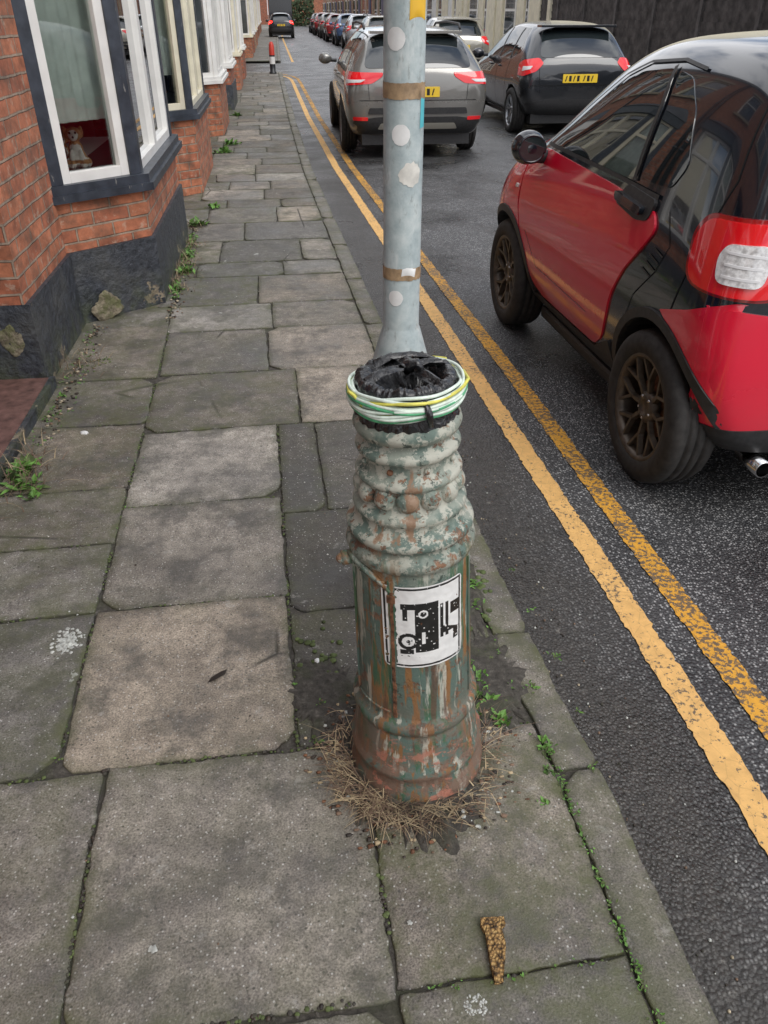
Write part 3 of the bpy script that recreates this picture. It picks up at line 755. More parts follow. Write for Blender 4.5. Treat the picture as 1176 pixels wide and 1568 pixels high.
P2=[]
for (a_,b_) in zip(prof,prof[1:]):
    n=max(1,int(abs(b_[1]-a_[1])/.012)); P2+= [(a_[0]+(b_[0]-a_[0])*i/n,a_[1]+(b_[1]-a_[1])*i/n) for i in range(n)]
P2.append(prof[-1])
s.lathe(P2,M['pillar'],None,180,True,.004)
for k in range(13):
    a_=2*pi*(k+.35)/13; T=Matrix.Rotation(a_,4,'Z'); s.sphere((.0885,0,.785),(.0175,.0215,.0225),M['pillar'],T,28,18,.03)
for k in range(8):
    a_=2*pi*(k+.3)/8; s.sphere((.086*cos(a_),.086*sin(a_),.842),.006,M['rust'] if k==5 else M['pillar'],None,10,8)
s.obj('shaft',SP)
d=MB()
fa=-pi/2-.19
def strip(a0,a1,z0,z1,r,m,lift,n=14,th=True):
    vs=[];fs=[]
    nzv=max(1,int((z1-z0)/.02))
    for j in range(nzv+1):
        z=z0+(z1-z0)*j/nzv
        for i in range(n+1):
            a_=a0+(a1-a0)*i/n+.014*mn.noise(Vector((z*30,a0*9,0)))
            rr=r(z)+lift
            vs.append((rr*cos(a_),rr*sin(a_),z))
    base=len(vs)
    for j in range(nzv):
        for i in range(n): o=j*(n+1)+i; fs.append((o,o+1,o+n+2,o+n+1))
    edge=[i for i in range(n+1)]+[j*(n+1)+n for j in range(1,nzv+1)]+[nzv*(n+1)+i for i in range(n-1,-1,-1)]+[j*(n+1) for j in range(nzv-1,0,-1)]
    for k in edge:
        p_=Vector(vs[k]); q=sqrt(p_.x**2+p_.y**2); vs.append((p_.x*(q-lift-.003)/q,p_.y*(q-lift-.003)/q,p_.z))
    for k in range(len(edge)):
        k2=(k+1)%len(edge); fs.append((edge[k2],edge[k],base+k,base+k2))
    d.add(vs,fs,m,None,False)
rs=lambda z: interp([(.25,.1265),(.40,.1225),(.52,.1195),(.63,.1178)],z)
strip(fa-.33,fa-.275,.262,.60,rs,M['rust'],.005,4); strip(fa-.36,fa-.25,.36,.625,rs,M['pillar'],.0035,5)
strip(fa-1.25,fa-1.22,.265,.63,rs,M['pillar'],.004,2); strip(fa+1.2,fa+1.23,.265,.63,rs,M['pillar'],.003,2)
for z in (.272,.618): 
    pts=[((rs(z)+.001)*cos(fa-1.22+i*.09),(rs(z)+.001)*sin(fa-1.22+i*.09),z) for i in range(10)]; d.tube(pts,.0025,M['pillar'],6)
strip(fa-.37,fa-.24,.575,.592,rs,M['rust'],.007,5)
hz=.60; ha=pi+.15
d.tube([(.115*cos(ha),.115*sin(ha),hz+.03),(.142*cos(ha),.142*sin(ha),hz+.03)],.015,M['pillar'],12)
d.sphere((.143*cos(ha),.143*sin(ha),hz+.03),.011,M['pillar'])
d.tube([((.125-.0008*i)*cos(ha+.05+i*.12),(.125-.0008*i)*sin(ha+.05+i*.12),hz+.045-.0009*i*i) for i in range(9)],[.008,.0075,.007,.0065,.006,.0055,.005,.0045,.003],M['pillar'],8)
d.obj('door_and_latch',SP)
sg=MB(); Wd,Hd=.172,.205; nz,nx=172,144; zc=.512
sa=fa+.14+.09
def pix(u,v):
    X=u*Wd; Z=v*Hd
    r=.012
    ex=min(X,Wd-X); ez=min(Z,Hd-Z)
    if ex<r and ez<r and (r-ex)**2+(r-ez)**2>r*r: return None
    nn=mn.noise(Vector((X*60,Z*60,3)))+.5*mn.noise(Vector((X*160,Z*160,5)))
    if nn>.60 and (u<.35 or v>.8): return M['pillar']
    if nn>.80: return M['rust']
    if .10<u<.165+.02*mn.noise(Vector((Z*80,5,0))) and .0<v<.95 and mn.noise(Vector((Z*25,2,7)))>-.35: return M['pillar']
    if ex<.0035 or ez<.0035: return M['stw']
    if ex<.0085 or ez<.0085: return M['stk'] if nn<.5 else M['stw']
    if mn.noise(Vector((X*220,Z*220,9)))>.52: return M['stw']
    def inb(a,b,c,d_): return a<u<b and c<v<d_
    def cc(cx,cy): return sqrt((X-cx*Wd)**2+(Z-cy*Hd)**2)
    if inb(.22,.38,.20,.27) or inb(.24,.30,.27,.40): return M['stk']
    r1=cc(.48,.33)
    if r1<.010: return M['stw'] if r1>.006 else M['stk']
    if inb(.38,.66,.20,.80): 
        if r1<.013: return M['stk']
        if inb(.46,.5,.55,.70): return M['stw']
        return M['stk']
    if inb(.68,.72,.25,.66) or inb(.75,.79,.25,.66): return M['stk']
    if inb(.82,.95,.28,.42): return M['stk']
    if inb(.70,.95,.52,.62) and (u-.70)*.4+.52<v: return M['stk']
    if inb(.86,.94,.62,.75): return M['stk']
    r2=cc(.30,.66)
    if .013<r2<.021 or r2<.004: return M['stk']
    if r2<.021: return M['stw']
    if inb(.2,.36,.76,.82): return M['stk']
    return M['stw']
vid={}
def vtx(i,j):
    if (i,j) not in vid:
        z=zc+Hd/2-Hd*j/nz; rr=rs(z)+.0024+.0006*mn.noise(Vector((i*.1,j*.1,0))); a_=sa+(i/nx-.5)*Wd/rr
        vid[(i,j)]=len(sg.v); sg.v.append(Vector((rr*cos(a_),rr*sin(a_),z)))
    return vid[(i,j)]
for i in range(nx):
    for j in range(nz):
        m=pix((i+.5)/nx,(j+.5)/nz)
        if m is None or m is M['pillar']: continue
        sg.f.append([vtx(i,j),vtx(i,j+1),vtx(i+1,j+1),vtx(i+1,j)]); sg.mi.append(sg.mid(m)); sg.sm.append(True); sg.uv.append(None)
sg.obj('camera_warning_sign',SP)
# bin bag and cable
bg=MB()
prof=[(.086,.908),(.0915,.916),(.092,.928),(.088,.94),(.086,.955),(.088,.970),(.090,.982),(.088,.992),(.083,.998),(.075,.999),(.067,.996),(.060,.990),(.054,.982),(.048,.972),(.040,.962),(.030,.956),(.015,.953),(.0,.952)]
vs=[];fs=[];seg=220
for i,(r,z) in enumerate(prof):
    for k in range(seg):
        a_=2*pi*k/seg
        n_=mn.noise(Vector((cos(a_)*3,sin(a_)*3,z*14)))+.45*abs(mn.noise(Vector((cos(a_)*9,sin(a_)*9,z*6))))*2-.3
        q=0 if i<4 else min(1,(i-3)/5)
        zz=z+.0085*n_*q*(1 if i<14 else 1.4)+(.003*n_ if i==0 else 0); rr=r*(1+.035*n_)
        rr+= .0016*sin(a_*23+3*sin(a_*3))*(i in (2,3,4,5,6))
        vs.append((rr*cos(a_)+.012*(i>10)*(i-10)/7,rr*sin(a_)-.004*(i>10),zz))
for i in range(len(prof)-1):
    for k in range(seg): k2=(k+1)%seg; fs.append((i*seg+k,i*seg+k2,(i+1)*seg+k2,(i+1)*seg+k))
bg.add(vs,fs,M['bag'],None,True)
def sheet(P,w0,w1):
    vs=[];fs=[]
    for i,p in enumerate(P):
        p=Vector(p); d_=(Vector(P[min(i+1,len(P)-1)])-Vector(P[max(i-1,0)])).normalized(); n_=Vector((-d_.y,d_.x,0)); w=w0+(w1-w0)*i/(len(P)-1)
        for k in range(7):
            q=(k-3)/3; vs.append(p+n_*w*q+Vector((0,0,.006*cos(q*3.1+i*.8)+.002*mn.noise(p*90+Vector((k,0,0))))))
        if i:
            for k in range(6): o=(i-1)*7+k; fs.append((o,o+1,o+8,o+7))
    bg.add(vs,fs,M['bag'],None,True)
sheet([(-.075,-.02,.996),(-.05,-.01,1.006),(-.02,.0,1.004),(.01,.008,.998),(.04,.015,1.002),(.07,.02,.998)],.016,.011)
sheet([(.05,-.055,.996),(.03,-.03,1.002),(.015,-.005,1.004),(.0,.03,1.006),(-.01,.065,.998)],.012,.015)
sheet([(-.05,.05,.998),(-.02,.055,1.008),(.02,.06,1.006),(.05,.05,.998)],.012,.010)
bg.tube([(.00,-.002,1.0),(.004,-.006,1.012),(.018,-.012,1.016),(.026,-.020,1.006)],[.009,.011,.009,.004],M['bag'],10)
bg.tube([(.015,-.094,.985),(.020,-.107,.965),(.024,-.103,.94)],[.004,.007,.004],M['bag'],8)
bg.obj('bin_liner',SP)
cb=MB()
cols=['cabw','cabg','cabw','cabw','caby','cabw','cabw','cabw','cabw','cabg','cabw','cabw','cabw','caby','cabw','cabw']
for k in range(16):
    row=k//2; colr=k%2
    R=.0935+.0055*colr+.0045*sin(row/7*pi)+random.uniform(-.0012,.0012); z0=.952+.0046*row+random.uniform(-.001,.001)
    ph=random.random()*6; am=random.uniform(.6,1.6)
    pts=[]
    for i in range(84):
        a_=2*pi*i/84; w=1+.012*sin(2*a_+1)+.007*sin(5*a_+ph*2)
        pts.append((R*w*cos(a_),R*w*sin(a_),z0+.003*am*sin(2*a_+ph)+.0015*sin(5*a_+ph)))
    cb.tube(pts,.0031,M[cols[k]],7,True)
for (a_,b_,hh) in ((1.3,.5,.004),(.5,.6,.006),(3.3,.4,.004),(-.5,.9,.004)):
    cb.tube([(.098*cos(a_),.098*sin(a_),.972),(.108*cos(a_+b_*.3),.108*sin(a_+b_*.3),.980+hh),(.106*cos(a_+b_*.7),.106*sin(a_+b_*.7),.980+hh*.7),(.098*cos(a_+b_),.098*sin(a_+b_),.965)],.0031,M['caby'],8)
cb.obj('cable_loops',SP)

# ------------------------------------------------------------------ debris and weeds
dm=MB(); cx,cy=.255,1.225
def patchy(cx,cy,rx,ry,z,m,seed,mb,h=.006,nr=9,seg=140,amp=.55):
    vs=[];fs=[]
    for i in range(nr+1):
        f_=i/nr
        for k in range(seg):
            a_=2*pi*k/seg; n_=mn.noise(Vector((cos(a_)*1.8+seed,sin(a_)*1.8,seed)))+.5*mn.noise(Vector((cos(a_)*6+seed,sin(a_)*6,seed)))+.45*mn.noise(Vector((cos(a_)*20+seed,sin(a_)*20,seed)))
            q=f_*(1+amp*n_*f_)
            x=cx+rx*q*cos(a_); y=cy+ry*q*sin(a_)
            zz=z+h*(1-f_**2)+.004*mn.noise(Vector((x*70,y*70,seed)))*(1-f_)-.009*(f_>.99)
            vs.append((x,y,zz))
    for i in range(nr):
        for k in range(seg): k2=(k+1)%seg; fs.append((i*seg+k,i*seg+k2,(i+1)*seg+k2,(i+1)*seg+k))
    mb.add(vs,fs,m,None,True)
patchy(cx-.01,cy-.01,.205,.195,.004,M['dirt'],3.3,dm,.022)
patchy(.47,1.42,.12,.22,.001,M['dirt'],7.7,dm,.006)
patchy(.50,1.95,.07,.30,.001,M['dirt'],1.7,dm,.005)
patchy(.06,1.45,.09,.16,.001,M['dirt'],9.1,dm,.004)
dm.obj('soil_patch')
def blade(mb,p,a,L,lean,w,m,n=5,curl=1.2):
    P=[];x,y,z=p; th=lean
    for i in range(n+1):
        P.append(Vector((x,y,max(z,.004)))); s_=L/n; x+=cos(a)*sin(th)*s_; y+=sin(a)*sin(th)*s_; z+=cos(th)*s_; th+=curl/n
    vs=[];fs=[]; sd=Vector((-sin(a),cos(a),0))
    for i,q in enumerate(P):
        ww=w*(1-i/(n+.3)); vs+=[q-sd*ww,q+sd*ww]
        if i: fs.append((2*i-2,2*i-1,2*i+1,2*i))
    mb.add(vs,fs,m,None,True)
dg=MB()
for i in range(900):
    a_=random.gauss(-2.2,.65) if i%4 else random.uniform(-pi,pi); r=random.uniform(.155,.22)
    p=(cx+r*cos(a_),cy+r*sin(a_),.02); b_=a_+random.gauss(0,1.5)
    blade(dg,p,b_,random.uniform(.015,.075),random.uniform(.7,1.6),random.uniform(.0006,.0017),random.choice([M['straw'],M['straw2'],M['straw2'],M['straw']]),curl=random.uniform(.2,1.5))
for i in range(50):
    a_=random.choice([random.gauss(-2.7,.4),random.gauss(.1,.5)]); r=.158
    blade(dg,(cx+r*cos(a_),cy+r*sin(a_),.01),a_+random.gauss(0,.7),random.uniform(.09,.19),random.uniform(.2,1.1),.0012,random.choice([M['straw2'],M['straw2'],M['straw']]),8,random.uniform(.4,1.4))
for i in range(420):
    a_=random.uniform(0,2*pi); r=random.uniform(.16,.25)+abs(random.gauss(0,.02)); c=Vector((cx+r*cos(a_),cy+r*sin(a_),.014 if r<.21 else .004)); q=random.uniform(.0015,.008)
    dg.sphere(c,(q,q*random.uniform(.4,1),q*.4),random.choice([M['leaf'],M['straw2'],M['straw'],M['rust'],M['leaf']]) if i%12 else M['gum'],Matrix.Identity(4),6,4,.8)
dg.obj('dry_grass')
wd=MB()
def weed(x,y,s,n=14,z=0):
    for i in range(n):
        a_=random.uniform(0,2*pi); px,py=x+random.gauss(0,s*.35),y+random.gauss(0,s*.35)
        L=random.uniform(.4,1)*s; w=L*random.uniform(.16,.3)
        th=random.uniform(.4,1.4); c=Vector((px,py,z+.003)); d_=Vector((cos(a_)*sin(th),sin(a_)*sin(th),cos(th))); sd=Vector((-sin(a_),cos(a_),0))
        k=[c,c+d_*L*.45+sd*w,c+d_*L,c+d_*L*.45-sd*w]; k[2].z=max(.003,k[2].z-.2*L)
        wd.add(k,[(0,1,2,3)],M['green'] if random.random()<.75 else M['green2'])
for (x,y,s_,n) in [(.42,1.33,.035,34),(.46,1.38,.035,34),(.49,1.30,.03,28),(.43,1.42,.03,22),(.40,1.28,.02,16),(.47,1.45,.028,24),(.45,1.52,.025,18),(.52,1.05,.02,12),(.575,1.2,.03,26),(.56,1.13,.02,20),(.60,1.4,.02,14),(.54,1.75,.022,16),(.55,1.85,.028,26),(.545,2.05,.02,14),
    (.66,1.12,.016,8),(.70,1.3,.016,10),(.70,1.5,.018,12),(.69,1.7,.018,10),(.69,1.9,.015,8),(.32,.73,.018,12),(-.03,1.5,.012,8),(.02,1.30,.018,14),(-.02,1.7,.012,8),(.04,1.42,.014,10),(.56,2.4,.02,10)]: weed(x,y,s_,n)
for i in range(60): weed(.578+random.gauss(0,.004),random.uniform(.55,1.2),.013,5)
for i in range(60): weed(kin(1.5)-.003,random.uniform(1.2,4),.012,3)
for i in range(60): weed(-.605+random.gauss(0,.008),random.uniform(1.3,4.4),.010,2)
for i in range(14): weed(random.uniform(.13,.5),.695+random.gauss(0,.004),.012,3)
for i in range(70): weed(random.uniform(-1.06,-.95),random.uniform(3.0,4.4),.018,4)
for i in range(90): 
    yy=random.uniform(4.9,6.6); weed(-.655+.02*(yy-4.9)+abs(random.gauss(0,.03)),yy,.035,6)
for (x,y,s_,n) in [(-1.0,2.68,.07,40),(-1.05,2.78,.09,40),(-.95,2.6,.05,24),(-.9,3.95,.02,10),(-.62,5.1,.06,30),(-.6,5.5,.08,40),(-.6,5.9,.07,36),(-.6,6.9,.1,50),(-.5,7.6,.08,30),(-1.02,3.5,.03,14),(-.5,10.9,.12,50),(-.42,11.6,.12,40),(-.4,15,.12,40)]: weed(x,y,s_,n)
wd.obj('weeds')
dg=MB()
for i in range(620):
    x,y=random.choice([(-1.0,2.7),(-1.05,2.85),(-.62,5.2),(-.61,5.5),(-.61,5.8),(-.60,6.2),(-.60,6.8),(-1.0,3.9)]); blade(dg,(x+random.gauss(0,.05),y+random.gauss(0,.10),.003),random.uniform(0,6.3),random.uniform(.03,.15),random.uniform(.3,1.3),.002,M['straw'] if i%3==0 else M['straw2'])
for i in range(480):
    yy=random.uniform(3.0,7); x=(-1.04 if yy<4.5 else -.64)+abs(random.gauss(0,.04)); q=random.uniform(.002,.010)
    dg.sphere((x,yy,.004),(q,q*.7,q*.5),random.choice([M['leaf'],M['straw2'],M['leaf'],M['stone']]),Matrix.Identity(4),6,4,.8)
dg.obj('dry_grass')
mt=MB()
for i in range(150):
    x,y=random.choice([(.50,1.72),(.45,1.5),(.56,1.9),(.05,1.6),(-.93,3.9),(.5,1.45)]); r=random.uniform(.004,.012)
    mt.sphere((x+random.gauss(0,.03),y+random.gauss(0,.05),0),(r,r,r*.5),M['green2'],None,7,5)
# moss and grit lodged in the joints
def along(x0,y0,x1,y1,n):
    for i in range(n):
        t_=random.random(); 
        if mn.noise(Vector(((x0+(x1-x0)*t_)*5,(y0+(y1-y0)*t_)*5,2)))<-.05: continue
        r=random.uniform(.0015,.0048); mt.sphere((x0+(x1-x0)*t_+random.gauss(0,.003),y0+(y1-y0)*t_+random.gauss(0,.003),-.003),(r*1.3,r*1.3,r*.7),random.choice([M['green2'],M['dirt'],M['dirt'],M['green2'],M['leaf']]),None,6,4)
along(-.605,1.29,-.605,4.4,700); along(-.03,1.29,-.03,3.07,320); along(.125,.5,.125,1.285,220); along(-.485,.5,-.485,1.285,200)
for yj,xa,xb in ((1.285,-1.1,.57),(1.885,-1.1,-.03),(2.47,-.6,-.03),(3.07,-.6,.5),(3.69,-1.1,.5),(2.25,-1.1,-.6),(2.62,-1.1,-.6),(3.17,-1.1,-.6),(4.31,-.6,.5),(.69,-.48,.57)): along(xa,yj,xb,yj,int((xb-xa)*190))
mt.obj('moss')
lt=MB()
def blob(x,y,r,m,h=.002,el=1,n=22,hole=0):
    sd=random.random()*50
    o=[(x+r*(1+.5*mn.noise(Vector((cos(2*pi*i/n)*1.9+sd,sin(2*pi*i/n)*1.9,sd))))*cos(2*pi*i/n),y+el*r*(1+.5*mn.noise(Vector((cos(2*pi*i/n)*1.9+sd,sin(2*pi*i/n)*1.9,sd))))*sin(2*pi*i/n)) for i in range(n)]
    vs=[(q[0],q[1],.0008) for q in o]+[(x+(q[0]-x)*.8,y+(q[1]-y)*.8,h) for q in o]
    lt.add(vs,[(k,(k+1)%n,n+(k+1)%n,n+k) for k in range(n)]+[tuple(range(n,2*n))],m,None,True)
for i in range(160):
    a_=random.uniform(0,2*pi); r=.018*random.uniform(.45,1.15); blob(.262+r*cos(a_),.652+r*sin(a_),random.uniform(.0008,.0032),M['gum'],.0012+.00001*i,n=10)
blob(-.33,.84,.008,M['gum']); blob(.17,.82,.005,M['gum']); blob(.155,1.05,.005,M['gum'])
for i in range(190): blob(-.665+random.gauss(0,.017),1.76+random.gauss(0,.024),random.uniform(.0012,.0065),M['gum'],.0012+.00001*i,n=12)
for i in range(160): blob(random.uniform(-1,.55),random.uniform(.6,6),random.uniform(.0014,.0035),random.choice([M['gum'],M['stc'],M['straw2'],M['leaf']]))
for i in range(320): 
    lt.sphere((min(.98,.70+abs(random.gauss(0,.10))),random.uniform(.6,5),-.078),random.uniform(.0012,.0042),random.choice([M['leaf'],M['straw2'],M['stone'],M['gum'],M['dirt']]),None,6,4)
blob(-.85,3.1,.016,M['stw'],.01,.7); blob(-.88,1.33,.012,M['gum']); blob(.04,1.58,.008,M['stw'],.006)
lt.obj('litter')
lf=MB()
lf.add([(0,-.03,.002),(.010,-.008,.008),(.006,.024,.004),(0,.034,.010),(-.008,.018,.006),(-.011,-.01,.002)],[(0,1,2,3,4,5)],M['leaf'],Matrix.Translation((-.235,1.555,0))@Matrix.Rotation(radians(-55),4,'Z')); lf.obj('dead_leaf')
ck=MB()
base=[(-.020,.045),(.020,.048),(.022,.036),(.014,.030),(.018,.0),(.012,-.03),(.006,-.062),(-.008,-.064),(-.012,-.03),(-.013,.0),(-.014,.02),(-.021,.034)]
base=[(a_*1.15,b_*1.1) for a_,b_ in base]
out=delaunay_2d_cdt([Vector(b_) for b_ in base]+[Vector((random.uniform(-.02,.02),random.uniform(-.06,.045))) for _ in range(140)],[],[list(range(len(base)))],1,1e-6)
V=[(q.x+.002*mn.noise(Vector((q.x*300,q.y*300,0))),q.y,.013+.005*mn.noise(Vector((q.x*140,q.y*140,0)))) for q in out[0]]
T_=Matrix.Translation((.325,.750,0))@Matrix.Rotation(radians(-8),4,'Z')
ck.add(V,[list(f_) for f_ in out[2]],M['cork'],T_,True)
nb=len(base); ck.add([(b_[0],b_[1],0.0) for b_ in base]+[(b_[0],b_[1],.012) for b_ in base],[(k,(k+1)%nb,nb+(k+1)%nb,nb+k) for k in range(nb)],M['cork'],T_)
ck.obj('bark_piece')

# ------------------------------------------------------------------ cars
def roundpoly(poly, r, n=5):
    out=[]; N=len(poly)
    for i in range(N):
        p=Vector(poly[i]); a=Vector(poly[i-1]); b=Vector(poly[(i+1)%N])
        la=(a-p).length; lb=(b-p).length; q=min(r,la*.45,lb*.45)
        A=p+(a-p)/la*q; B=p+(b-p)/lb*q
        for k in range(n+1):
            t=k/n; out.append(A*(1-t)**2+p*2*t*(1-t)+B*t*t)
    res=[]
    for i,p in enumerate(out):
        if (p-out[i-1]).length>1e-4: res.append(p)
    return res
def densify(P,d):
    out=[]
    for i in range(len(P)):
        a=P[i];b=P[(i+1)%len(P)]; n=max(1,int((b-a).length/d))
        for k in range(n): out.append(a+(b-a)*k/n)
    return out
class Car:
    def __init__(s,name,loc,rot,st,paint,level,wheels,R,under,archR):
        s.e=empty(name,loc,rot); s.paint=paint
        vs=[];fs=[]
        for (y,zb,ws,wm,zm,wb,zt,wr,zr) in st:
            h=[(0,zb),(ws*.8,zb),(ws,zb+.05),(wm,zm),(wb,zt),(wr,zr-.045),(wr*.72,zr),(0,zr+.02)]
            ring=h+[(-x,z) for (x,z) in h[-2:0:-1]]
            vs+=[(x,y,z) for (x,z) in ring]
        n=14
        for i in range(len(st)-1):
            for k in range(n): k2=(k+1)%n; fs.append((i*n+k,(i+1)*n+k,(i+1)*n+k2,i*n+k2))
        fs.append(tuple(range(n))); fs.append(tuple((len(st)-1)*n+k for k in range(n))[::-1])
        me=bpy.data.meshes.new('b'); me.from_pydata(vs,[],fs); o=bpy.data.objects.new('tmp',me); COL.objects.link(o)
        me.materials.append(paint); me.materials.append(M['plastic'])
        md=o.modifiers.new('s','SUBSURF'); md.levels=level; md.render_levels=level
        dgp=bpy.context.evaluated_depsgraph_get(); m2=bpy.data.meshes.new_from_object(o.evaluated_get(dgp))
        bm=bmesh.new(); bm.from_mesh(m2); bmesh.ops.recalc_face_normals(bm,faces=bm.faces); s.bvh=BVHTree.FromBMesh(bm)
        for f_ in bm.faces:
            f_.smooth=True
        bm.to_mesh(m2); bm.free(); bpy.data.objects.remove(o)
        b=bpy.data.objects.new('body',m2); COL.objects.link(b)
        cm=MB()
        for (wy,wx) in wheels:
            for sg_ in (-1,1):
                T=Matrix.Translation((sg_*(wx-.05),wy,R))@Matrix.Rotation(pi/2,4,'Y')
                cm.lathe([(0,-.26),(archR,-.26),(archR,.30),(0,.30)],M['plastic'],T,40,False)
        co=cm.obj('cut'); 
        bm=bmesh.new(); bm.from_mesh(co.data); bmesh.ops.remove_doubles(bm,verts=bm.verts,dist=1e-5); bmesh.ops.recalc_face_normals(bm,faces=bm.faces); bm.to_mesh(co.data); bm.free()
        md=b.modifiers.new('c','BOOLEAN'); md.object=co; md.operation='DIFFERENCE'; md.solver='EXACT'
        try: md.material_mode='TRANSFER'
        except Exception: pass
        dgp=bpy.context.evaluated_depsgraph_get(); m3=bpy.data.meshes.new_from_object(b.evaluated_get(dgp)); b.modifiers.clear(); b.data=m3
        bpy.data.objects.remove(co); b.parent=s.e; s.body=b
        s.pb=MB()
    def hit(s,o,d):
        h=s.bvh.ray_cast(o,d)
        if h[0] is not None: return h[0]
        h=s.bvh.find_nearest(o+d*1.9); return h[0]
    def proj(s,face):
        if face=='L': return (lambda u,v: Vector((-3,u,v))), Vector((1,0,0))
        if face=='R': return (lambda u,v: Vector((3,u,v))), Vector((-1,0,0))
        if face=='B': return (lambda u,v: Vector((u,-3,v))), Vector((0,1,0))
        if face=='F': return (lambda u,v: Vector((u,8,v))), Vector((0,-1,0))
        if face=='T': return (lambda u,v: Vector((u,v,4))), Vector((0,0,-1))
        q=sqrt(.5)
        if face=='DL': return (lambda u,v: Vector((-s.cw-2*q+u*q,s.cy-2*q-u*q,v))), Vector((q,q,0))
        if face=='DR': return (lambda u,v: Vector((s.cw+2*q-u*q,s.cy-2*q-u*q,v))), Vector((-q,q,0))
    def patch(s,face,poly,m,lift=.004,rad=.03,d=.035,skirt=True):
        faces=[face]
        if face=='LR': faces=['L','R']
        if face=='D': faces=['DL','DR']
        for fc in faces:
            f0,dr=s.proj(fc); P=densify(roundpoly([Vector(p) for p in poly],rad),d); n=len(P); pts=list(P)
            xs=[p.x for p in P]; zs=[p.y for p in P]; x=min(xs)+d
            while x<max(xs):
                z=min(zs)+d
                while z<max(zs): pts.append(Vector((x,z))); z+=d
                x+=d
            out=delaunay_2d_cdt(pts,[],[list(range(n))],1,1e-6)
            V=[s.hit(f0(q.x,q.y),dr)-dr*lift for q in out[0]]
            s.pb.add(V,[list(f_) for f_ in out[2]],m,None,True)
            if skirt:
                top=[s.hit(f0(q.x,q.y),dr) for q in P]
                s.pb.add([p-dr*lift for p in top]+[p+dr*.004 for p in top],[(k,(k+1)%n,n+(k+1)%n,n+k) for k in range(n)],m)
    def line(s,face,pl,w=.006,m=None,lift=.0025):
        faces=['L','R'] if face=='LR' else [face]
        for fc in faces:
            f0,dr=s.proj(fc); P=[]
            pl_=[Vector(p) for p in pl]
            for a,b in zip(pl_,pl_[1:]):
                n=max(1,int((b-a).length/.03)); P+=[a+(b-a)*i/n for i in range(n)]
            P.append(pl_[-1]); vs=[];fs=[]
            for i,p in enumerate(P):
                t=(P[min(i+1,len(P)-1)]-P[max(i-1,0)]).normalized(); nn=Vector((-t.y,t.x))*w/2
                vs+=[s.hit(f0(*(p+nn)),dr)-dr*lift,s.hit(f0(*(p-nn)),dr)-dr*lift]
                if i: fs.append((2*i-2,2*i-1,2*i+1,2*i))
            s.pb.add(vs,fs,m or M['gap'],None,True)
    def done(s): s.pb.obj('panels_and_glass',s.e)

def wheel(e,x,y,R,w,side,rim,style,seg=56,name='wheel'):
    mb=MB()
    T=Matrix.Translation((x,y,R))@(Matrix.Rotation(-pi/2,4,'Y') if side<0 else Matrix.Rotation(pi/2,4,'Y'))
    h=w/2; rr=R*.69
    pf=[(rr-.01,-h*.8),(rr,-h),(R*.86,-h*1.04),(R*.96,-h*.92),(R*.995,-h*.7),(R,-h*.45),(R-.008,-h*.43),(R-.008,-h*.33),(R,-h*.3),(R,-h*.06),(R-.008,-h*.04),(R-.008,h*.04),(R,h*.06),(R,h*.3),(R-.008,h*.33),(R-.008,h*.43),(R,h*.45),(R*.995,h*.7),(R*.965,h*.92),(R*.90,h*1.0),(R*.86,h*1.04),(R*.80,h*1.03),(rr+.006,h*.98),(rr,h*.85)]
    mb.lathe(pf,M['tyre'],T,seg)
    mb.lathe([(rr+.004,h*.93),(rr-.004,h*.95),(rr-.014,h*.88),(rr-.02,h*.6),(rr-.02,-h)],rim,T,seg)
    mb.lathe([(rr-.02,-h*.3),(.0,-h*.3)],M['gap'],T,seg); mb.lathe([(R*.40,0),(R*.40,h*.2),(0,h*.2)],M['rust'],T,32)
    mb.lathe([(.065,h*.3),(.062,h*.62),(.045,h*.70),(.032,h*.72),(.03,h*.66),(0,h*.66)],rim,T,24)
    def spoke(r0,a0,r1,a1,w0,w1,z0,z1):
        a=Vector((r0*cos(a0),r0*sin(a0),0));b=Vector((r1*cos(a1),r1*sin(a1),0)); d=(b-a).normalized(); n=Vector((-d.y,d.x,0))
        vs=[a-n*w0+Vector((0,0,z0-.02)),a-n*w0*.7+Vector((0,0,z0)),a+n*w0*.7+Vector((0,0,z0)),a+n*w0+Vector((0,0,z0-.02)),b-n*w1+Vector((0,0,z1-.02)),b-n*w1*.7+Vector((0,0,z1)),b+n*w1*.7+Vector((0,0,z1)),b+n*w1+Vector((0,0,z1-.02))]
        mb.add(vs,[(0,1,5,4),(1,2,6,5),(2,3,7,6),(0,3,2,1),(4,5,6,7)],rim,T)
    if style=='Y':
        N=8
        for k in range(N):
            a=2*pi*k/N; spoke(.045,a,rr*.60,a,.012,.010,h*.62,h*.72)
            for q in (-1,1): spoke(rr*.55,a,rr-.008,a+q*.25,.009,.008,h*.72,h*.86)
    else:
        for k in range(5):
            a=2*pi*k/5
            for q in (-1,1): spoke(.04,a,rr-.01,a+q*.2,.016,.014,h*.6,h*.85)
    for k in range(5): 
        a=2*pi*(k+.5)/5; mb.sphere((.045*cos(a),.045*sin(a),h*.66),.007,M['chrome'],T,8,6)
    mb.obj(name,e)

